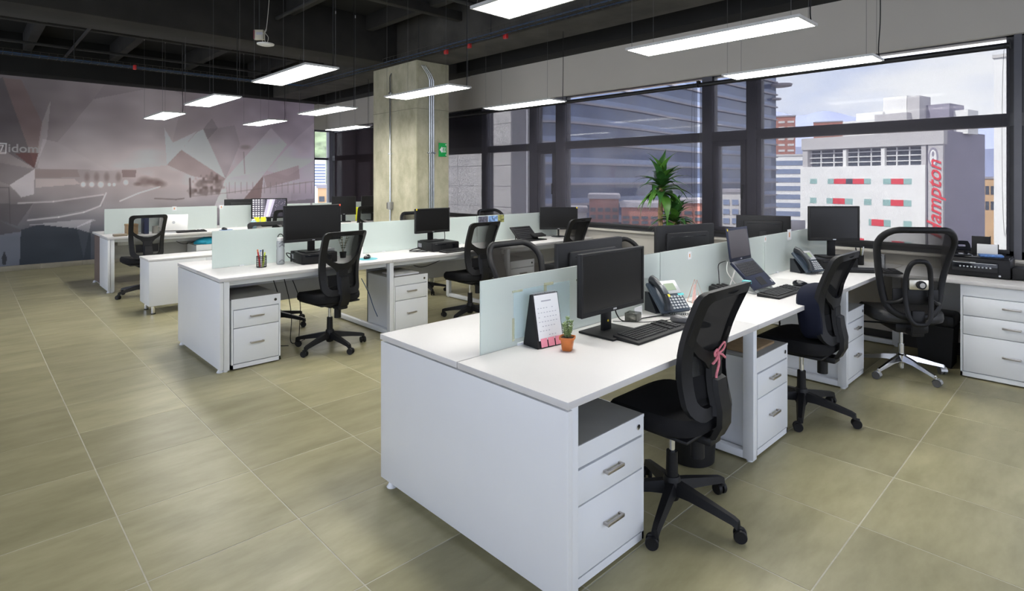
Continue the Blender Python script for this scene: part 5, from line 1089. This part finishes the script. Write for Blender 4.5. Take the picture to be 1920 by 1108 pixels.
Ml = Matrix.Translation((0, hy, hz)) @ Matrix.Rotation(math.radians(-8), 4, 'X'); ld = MB().rb(-0.17, 0.17, -0.004, 0.006, 0.005, 0.245, .004, M=Ml).build('lid', LAPB, t)
MB().box(-0.155, 0.155, -0.005, -0.0035, 0.03, 0.228, Ml).build('screen', mat('laptop_screen', (0.07, 0.06, 0.065), 0.25), ld); MB().box(-0.012, 0.012, -0.0052, -0.004, 0.014, 0.022, Ml).build('badge', LOGO, ld); MB().box(-0.165, -0.15, -0.0055, -0.004, 0.225, 0.24, Ml).build('yellow_sticker', YEL, ld)
t = thing('laptop_stand', 'white plastic laptop stand under the slate laptop', 'laptop stand', (4.115, 1.695, ZT)); Ms = Matrix.Translation((0, 0.0, 0.008)) @ Matrix.Rotation(th, 4, 'X')
for s_ in (-1, 1): MB().rb(s_*0.12-0.012, s_*0.12+0.012, 0.0, 0.225, -0.004, 0.006, .003, M=Ms).build('arm', LWHITE, t); MB().rb(s_*0.12-0.012, s_*0.12+0.012, 0.0, 0.22, 0.0005, 0.008, .003).build('foot', LWHITE, t); MB().tube([(s_*0.12, 0.16, 0.155), (s_*0.12, 0.21, 0.006)], 0.006, 8).build('strut', LWHITE, t)
keyboard('black keyboard in front of the raised laptop', 4.13, 1.585, -0.02, 0.46, 0.15); disc('mouse_pad', 'black mouse pad right of the laptop keyboard', 'mouse pad', RUBBER, 4.56, 1.555, 0.11); mouse('black mouse right of the laptop keyboard', 4.52, 1.60, 0.2)
cable('thin black cable rising behind the raised laptop', [(3.90, 1.93, 0.80), (3.92, 1.945, 0.88), (3.93, 1.95, 0.95), (3.955, 1.91, 0.975)], 0.0028)
cable('white charging cable hanging behind the raised laptop', [(3.96, 1.90, 0.97), (3.955, 1.90, 0.90), (3.98, 1.87, 0.84), (4.02, 1.84, 0.775)], 0.003, LWHITE)
cable('black monitor cable behind the nearest monitor', [(2.50, 1.83, 0.92), (2.56, 1.85, 0.83), (2.66, 1.87, 0.772), (2.80, 1.84, 0.771), (2.95, 1.80, 0.771)], 0.0035); cable('thin mouse cable crossing the nearest desk', [(2.62, 1.92, 0.770), (2.72, 1.80, 0.769), (2.80, 1.755, 0.769), (2.86, 1.70, 0.776)], 0.002)
# corner clutter
p = atz(1604, 497, ZT); t = thing('pen_cup', 'black pen cup with a yellow marker beside the corner monitor', 'pen cup', (p.x+0.05, p.y-0.02, ZT))
MB().lathe([(0.034, 0.0005), (0.036, 0.004), (0.036, 0.09), (0.033, 0.09), (0.032, 0.006), (0.002, 0.005)], 20).build('cup', BLK, t)
for k, (dx, dy, m_) in enumerate(((0.02, 0.0, YELLOW), (-0.015, 0.015, BLK), (0.0, -0.02, WHITE), (-0.02, -0.01, BLK))): MB().cyl((dx*0.4, dy*0.4, 0.01), (dx*1.7, dy*1.7, 0.15+0.01*k), 0.005, n=8).build('pen', m_, t)
p = atz(1652, 503, ZT); t = thing('jar', 'clear glass jar with a straw behind the mesh executive chair', 'jar', (p.x, p.y, ZT)); MB().lathe([(0.03, 0.0005), (0.034, 0.004), (0.034, 0.10), (0.03, 0.115), (0.027, 0.115), (0.031, 0.098), (0.031, 0.008), (0.002, 0.006)], 22).build('glass', CLEAR, t); MB().cyl((0.005, 0, 0.01), (0.012, 0.01, 0.20), 0.003, n=8).build('straw', PINKP, t); MB().lathe([(0.030, 0.1155), (0.030, 0.124), (0.008, 0.125)], 20).build('lid', STEEL, t)
# printer on the window desk
t = thing('printer', 'black inkjet printer on the desk by the right window', 'printer', (5.955, 0.965, ZT), -PI/2)
MB().rb(0, 0.42, 0.0, 0.30, 0.006, 0.155, .012).build('body', BLK, t); MB().rb(0.05, 0.345, -0.012, 0.02, 0.045, 0.125, .006).build('control_panel', BLKG, t); MB().rb(0.06, 0.335, -0.016, -0.010, 0.112, 0.117, .001, 1).build('silver_trim', SILVER, t); k = MB()
for i in range(9): k.rb(0.10+i*0.024, 0.112+i*0.024, -0.0145, -0.0115, 0.078, 0.090, .002, 1)
k.build('buttons', SILVER, t); MB().rb(0.01, 0.41, 0.02, 0.29, 0.154, 0.166, .005).build('scanner_lid', BLKG, t); MB().rb(0.425, 0.56, 0.02, 0.24, 0.006, 0.095, .008).build('ink_tank', BLKM, t); MB().rb(0.17, 0.205, -0.0155, -0.0115, 0.119, 0.123, .0005, 1).build('name_badge', SILVER, t); MB().cyl((0.355, -0.001, 0.025), (0.355, 0.002, 0.025), 0.008, n=12).build('round_badge', SILVER, t)
for x in (0.03, 0.39, 0.53): MB().cyl((x, 0.1, 0), (x, 0.1, 0.007), 0.012, n=8).build('foot', RUBBER, t)
p = atz(1803, 478, ZT+0.167); t = thing('hole_punch', 'black two hole punch standing on the printer', 'hole punch', (p.x, p.y, ZT+0.1675), -PI/2+0.3)
MB().rb(-0.06, 0.06, -0.05, 0.06, 0, 0.014, .004).build('base', BLKG, t); [MB().rb(a, a+0.025, 0.0, 0.05, 0.014, 0.05, .005).build('punch_head', BLK, t) for a in (-0.045, 0.02)]
pts = [(-0.055, 0), (0.055, 0), (0.055, 0.05), (0.042, 0.085), (-0.042, 0.085), (-0.055, 0.05)]; inn = [(-0.022, 0.03), (0.022, 0.03), (0.026, 0.042), (0.02, 0.056), (-0.02, 0.056), (-0.026, 0.042)]
Mp = Matrix.Translation((0, -0.03, 0.042)) @ Matrix.Rotation(0.95, 4, 'X'); m = MB(); v = [(x, y, 0) for x, y in pts]+[(x, y, 0) for x, y in inn]+[(x, y, 0.012) for x, y in pts]+[(x, y, 0.012) for x, y in inn]; f = []
for i in range(6): j = (i+1) % 6; f += [(i, j, 6+j, 6+i), (12+i, 18+i, 18+j, 12+j), (i, 12+i, 12+j, j), (6+i, 6+j, 18+j, 18+i)]
m.add(v, f, Mp).build('lever_plate', BLKG, t)
p = atz(1858, 481, ZT+0.167); o = MB().rb(-0.075, 0.075, -0.05, 0.05, 0, 0.016, .002).build('booklet', BLUEBK, loc=(p.x, p.y, ZT+0.1675), rotz=-PI/2+0.25); tag(o, 'blue printed booklet lying on the printer', 'booklet')
for nm, lb, m_, a, b, y0_, y1_, X in (('picture_frame', 'dark picture frame back on the sill behind the hole punch', BLKM, 1822, 1856, 443, 480, 6.32), ('white_board', 'small white board with black edge on the sill behind the printer', PAPER, 1832, 1871, 458, 480, 6.305)):
    pa, pb = atx(a, y0_, X), atx(b, y0_, X); pz = (pa.z+pb.z)/2; t = thing(nm, lb, 'frame', (X, (pa.y+pb.y)/2, 0.8865)); hw = abs(pa.y-pb.y)/2
    MB().rb(-0.006, 0.006, -hw, hw, 0, pz-0.8865, .002).build('board', m_, t); MB().rb(-0.004, 0.008, -hw-0.006, -hw, 0, pz-0.8865+0.004, .001, 1).build('edge', BLK, t)

# ================================================================== THINGS ON THE MIDDLE BENCH
p = atz(479, 497, ZT); t = thing('pencil_holder', 'black mesh pencil holder full of bright markers', 'pen cup', (1.965, 5.33, ZT)); m = MB()
for k in range(20): a = 2*PI*k/20; m.cyl((0.042*math.cos(a), 0.042*math.sin(a), 0.003), (0.042*math.cos(a), 0.042*math.sin(a), 0.10), 0.0014, n=4)
for z in (0.004, 0.024, 0.044, 0.064, 0.084, 0.10): m.tube([(0.042*math.cos(a), 0.042*math.sin(a), z) for a in [2*PI*i/20 for i in range(20)]], 0.0016 if z < 0.1 else 0.003, 4, True)
m.build('wire_mesh', BLK, t, False); MB().cyl((0, 0, 0.0005), (0, 0, 0.004), 0.042, n=20).build('floor_plate', BLK, t)
for k, (a, c_, h) in enumerate(((0.3, YELLOW, 0.13), (1.4, mat('pen_blue', (0.02, 0.10, 0.45), 0.4), 0.15), (2.4, mat('pen_orange', (0.75, 0.18, 0.06), 0.4), 0.16), (3.4, REDP, 0.14), (4.3, mat('pen_white', (0.7, 0.7, 0.7), 0.4), 0.145), (5.2, mat('pen_lime', (0.5, 0.65, 0.05), 0.4), 0.125), (0.9, BLK, 0.155))):
    MB().cyl((0.015*math.cos(a), 0.015*math.sin(a), 0.006), (0.036*math.cos(a), 0.036*math.sin(a), h), 0.0065, n=8).build('marker', c_, t)
t = thing('water_bottle', 'translucent sports water bottle with grey chevrons beside the monitor', 'bottle', (2.165, 5.40, ZT)); MB().lathe([(0.030, 0.0005), (0.036, 0.006), (0.036, 0.13), (0.033, 0.145), (0.0335, 0.16), (0.036, 0.17), (0.034, 0.215), (0.028, 0.222)], 26).build('body', BOTTLE, t)
MB().lathe([(0.031, 0.2205), (0.031, 0.245), (0.022, 0.252), (0.004, 0.253)], 24).build('cap', LWHITE, t); MB().tube([(0.024*math.cos(a), 0, 0.254+0.028*math.sin(a)) for a in [PI*i/14 for i in range(15)]], 0.004, 8).build('carry_loop', BLK, t)
for z in (0.025, 0.165, 0.195): 
    m = MB(); m.tube([(0.0372*math.sin(a), -0.0372*math.cos(a), z+0.020-0.030*abs(a)) for a in [-0.7+1.4*i/10 for i in range(11)]], 0.004, 5); m.build('chevron', mat('chevron_grey', (0.22, 0.22, 0.24), 0.5), t)
cable('coiled black cables beside the middle bench computer', [(2.27, 5.30, 0.80), (2.22, 5.34, 0.83), (2.23, 5.42, 0.86), (2.28, 5.43, 0.84), (2.25, 5.36, 0.79), (2.23, 5.32, 0.81), (2.27, 5.40, 0.87), (2.34, 5.44, 0.85)], 0.005)
cable('black cables heaped left of the computer before the column', [(3.70, 5.20, 0.772), (3.60, 5.22, 0.775), (3.55, 5.30, 0.780), (3.62, 5.36, 0.785), (3.70, 5.30, 0.80), (3.64, 5.24, 0.785), (3.56, 5.34, 0.775), (3.74, 5.42, 0.79)], 0.005)
cable('grey cable looping from the monitor before the column', [(3.95, 5.36, 0.97), (4.02, 5.38, 1.0), (4.06, 5.37, 0.95), (4.05, 5.35, 0.87)], 0.004)
for k, (a, b, y0_, y1_, c_, lb) in enumerate(((897, 915, 406, 417, mat('photo_dark', (0.10, 0.10, 0.13), 0.4, var=0.8, scale=30), 'dark photograph pinned on the glass behind the chair'), (916, 933, 405, 416, mat('photo_blue', (0.20, 0.32, 0.55), 0.4, var=0.7, scale=30), 'blue photograph pinned on the glass behind the chair'), (934, 945, 403, 416, mat('photo_green', (0.25, 0.25, 0.08), 0.4, var=0.8, scale=40), 'greenish photograph pinned on the glass behind the chair'))):
    pa, pb = aty(a, y0_, YC2-0.006), aty(b, y1_, YC2-0.006); o = MB().box(pa.x, pb.x, YC2-0.0065, YC2-0.005, min(pa.z, pb.z), max(pa.z, pb.z)).build('photograph', c_); tag(o, lb, 'photograph')
for bch, yc, items in ((b1, YC1, ((1293, 479, 0.045, PAPER), (1435, 448, 0.045, PAPER), (1480, 440, 0.085, PAPER))), (b3, YC3, ((327, 391, 0.06, PAPER), (415, 388, 0.06, PAPER)))):
    for a, y_, s_, m_ in items:
        q = aty(a, y_, yc-0.006); rx, ry, _ = bch.location; o = MB().box(q.x-rx-s_/2, q.x-rx+s_/2, -0.0065, -0.005, q.z-s_*0.55, q.z+s_*0.55).build('number_sticker', m_, bch); MB().box(q.x-rx-s_*0.15, q.x-rx+s_*0.15, -0.0070, -0.0066, q.z-s_*0.25, q.z+s_*0.25).build('sticker_print', mat('orange_print', (0.7, 0.35, 0.18), 0.6), o)
o = MB().box(0.34, 0.75, -0.0058, -0.0045, 0.80, 1.03).build('tape_residue', mixmat('tape_residue', (0.62, 0.80, 0.86), 0.75), b1); m = MB()
for a, b, c_, d_ in ((0.33, 0.345, 0.79, 0.90), (0.33, 0.40, 1.02, 1.03), (0.55, 0.57, 0.95, 1.03), (0.55, 0.62, 1.025, 1.04), (0.56, 0.575, 0.80, 0.92), (0.54, 0.62, 0.86, 0.87), (0.80, 0.86, 1.02, 1.03), (0.845, 0.86, 0.97, 1.03)): m.box(a, b, -0.0063, -0.0059, c_, d_)
m.build('tape_mark', mixmat('yellowed_tape', (0.70, 0.66, 0.36), 0.72), b1, False)
# ================================================================== PLANT BY THE WINDOW
t = thing('dracaena', 'tall green potted dracaena with two crowns in front of the window', 'plant', (5.95, 3.66, 0)); random.seed(5)
MB().lathe([(0.13, 0.0), (0.14, 0.01), (0.17, 0.36), (0.18, 0.365), (0.18, 0.39), (0.165, 0.39), (0.155, 0.34), (0.02, 0.34)], 30).build('pot', mat('grey_pot', (0.20, 0.20, 0.20), 0.6, var=0.1), t); MB().lathe([(0.154, 0.335), (0.154, 0.35), (0.01, 0.36)], 24).build('soil', SOIL, t)
c1 = smoothpath([(0.0, 0.0, 0.33), (0.01, -0.01, 0.7), (-0.01, 0.01, 1.1), (0.0, 0.0, 1.50)]); c2 = smoothpath([(0.05, -0.05, 0.33), (0.07, -0.08, 0.6), (0.09, -0.11, 0.9), (0.10, -0.12, 1.10)])
for c_, r0 in ((c1, 0.028), (c2, 0.025)): MB().tube(c_, [r0+0.002*math.sin(i*2.1) for i in range(len(c_))], 10).build('cane', CANE, t)
def leafmesh(Ln, Wd, dr, m_):
    rows = []
    for i in range(10):
        s_ = i/9; wd_ = Wd*(0.35+0.65*math.sin(PI*min(1, s_*1.15+0.08)))*(1-s_**4) if s_ < 1 else 0.0005
        x = Ln*(s_-0.18*dr*s_**3); z = Ln*(0.10*s_-dr*0.62*s_**2.4); rows.append([(x, -wd_, z+wd_*0.35), (x, 0, z), (x, wd_, z+wd_*0.35)])
    b = MB().sheet(rows); me = b.mesh('leaf', m_); return me
LM = [leafmesh(0.40, 0.060, d_, m_) for d_, m_ in ((0.7, LEAFG), (1.1, LEAFD), (1.4, LEAFG), (0.4, LEAFD))]
def crown(c, n, s0, top):
    for k in range(n):
        f_ = k/(n-1); el = math.radians(78-95*f_+random.uniform(-10, 10)); az = k*2.4+random.uniform(-.25, .25)
        o = bpy.data.objects.new('leaf', LM[random.choice((0, 1, 3) if f_ < 0.45 else (0, 1, 2))]); COL.objects.link(o); o.parent = t
        o.location = (c[0], c[1], c[2]-top*f_); o.rotation_euler = Matrix.Rotation(az, 3, 'Z').to_4x4().to_euler(); o.rotation_mode = 'QUATERNION'
        o.rotation_quaternion = (Matrix.Rotation(az, 4, 'Z') @ Matrix.Rotation(-el, 4, 'Y')).to_quaternion(); q = s0*random.uniform(0.8, 1.12); o.scale = (q, q*1.05, q)
crown((0.0, 0.0, 1.55), 44, 0.95, 0.18); crown((0.10, -0.12, 1.14), 34, 0.86, 0.14); crown((0.01, -0.01, 0.93), 4, 0.35, 0.02)
# small twig plant seen through the middle bench chair
t = thing('twig_plant', 'small dark twig plant on the middle bench seen through chair mesh', 'plant', (2.80, 5.40, ZT)); MB().lathe([(0.028, 0.0005), (0.034, 0.06), (0.036, 0.06), (0.034, 0.05), (0.002, 0.05)], 18).build('pot', BLKM, t)
for k in range(5):
    a = k*1.3; pts = smoothpath([(0, 0, 0.05), (0.02*math.cos(a), 0.02*math.sin(a), 0.12), (0.06*math.cos(a), 0.05*math.sin(a), 0.2+0.015*k)], 4); s_ = MB().tube(pts, 0.0018, 5).build('stem', CANE, t); lf = MB()
    for q in pts[3:]:
        for j in range(3): d = Vector((math.cos(a+j*2.1), math.sin(a+j*2.1), 0.4)).normalized(); n = d.cross(Vector((0, 0, 1))).normalized(); lf.add([q, q+d*0.012+n*0.007, q+d*0.026, q+d*0.012-n*0.007], [(0, 1, 2, 3)])
    lf.build('leaves', LEAFD, s_)['kind'] = 'stuff'
# ================================================================== FLOOR THINGS
def bin_round(label, x, y): 
    t = thing('waste_bin', label, 'bin', (x, y, 0)); MB().lathe([(0.11, 0.0), (0.118, 0.006), (0.135, 0.26), (0.14, 0.265), (0.14, 0.28), (0.128, 0.28), (0.112, 0.015), (0.002, 0.01)], 30).build('tub', BLKM, t); MB().tube([(0.139*math.cos(a), 0.139*math.sin(a), 0.272) for a in [2*PI*i/30 for i in range(30)]], 0.006, 6, True).build('rim', BLK, t)
bin_round('black round waste bin behind the nearest chair', 2.95, 1.62)
t = thing('waste_bin', 'black swing top bin beside the printer pedestal', 'bin', (6.0, 1.02, 0), -PI/2); MB().loft([[(-0.11, -0.12, 0), (0.11, -0.12, 0), (0.11, 0.12, 0), (-0.11, 0.12, 0)], [(-0.13, -0.14, 0.34), (0.13, -0.14, 0.34), (0.13, 0.14, 0.34), (-0.13, 0.14, 0.34)]]).build('tub', BLKM, t); MB().rb(-0.137, 0.137, -0.147, 0.147, 0.335, 0.44, .03).build('lid', BLK, t); MB().rb(-0.09, 0.09, -0.15, -0.143, 0.36, 0.41, .003).build('flap', BLKM, t)
t = thing('computer_tower', 'black computer tower on the floor under the corner desk', 'computer', (5.72, 1.95, 0), 0.1); MB().rb(-0.09, 0.09, -0.21, 0.21, 0.004, 0.40, .006).build('case', BLK, t); MB().rb(-0.088, 0.088, -0.222, -0.209, 0.01, 0.395, .006).build('front_panel', BLKM, t)  # black upright box with a front panel under the corner desk
for k, (lb, pts) in enumerate((('black cable hanging under the middle bench by the left pedestal', [(2.10, 5.40, 0.62), (2.13, 5.36, 0.45), (2.10, 5.38, 0.25), (2.06, 5.36, 0.05), (2.2, 5.3, 0.012)]), ('second black cable hanging under the middle bench beside the first', [(2.20, 5.40, 0.62), (2.24, 5.38, 0.42), (2.27, 5.4, 0.22), (2.25, 5.36, 0.02), (2.4, 5.4, 0.012)]), ('third black cable drooping under the middle bench near the chair', [(2.28, 5.42, 0.62), (2.35, 5.40, 0.40), (2.36, 5.42, 0.2), (2.34, 5.4, 0.012)]),
     ('black cable drooping under the second middle desk', [(3.60, 5.42, 0.63), (3.75, 5.40, 0.57), (3.95, 5.40, 0.60), (4.15, 5.42, 0.66)]), ('blue cable on the side of the middle bench pedestal', [(2.95, 5.3, 0.55), (3.02, 5.28, 0.40), (3.06, 5.25, 0.25), (3.09, 5.22, 0.15)]), ('black cable drooping under the white laptop desk', [(lx+0.05, 10.0, 0.65), (lx+0.2, 9.98, 0.56), (lx+0.4, 9.98, 0.60), (lx+0.55, 10.0, 0.68)]), ('black cable along the wall under the printer desk', [(6.33, 1.9, 0.30), (6.34, 1.5, 0.26), (6.34, 1.2, 0.30), (6.33, 0.9, 0.38)]))):
    cable(lb, pts, 0.004, BLUEC if 'blue' in lb else None)
MB().rb(0.165, 0.19, bky(1.08, 0.18)-0.03, bky(1.08, 0.18)+0.006, 1.082, 1.098, .004).build('teal_sticker', mat('teal_tab', (0.10, 0.55, 0.55), 0.5), chairs[0])
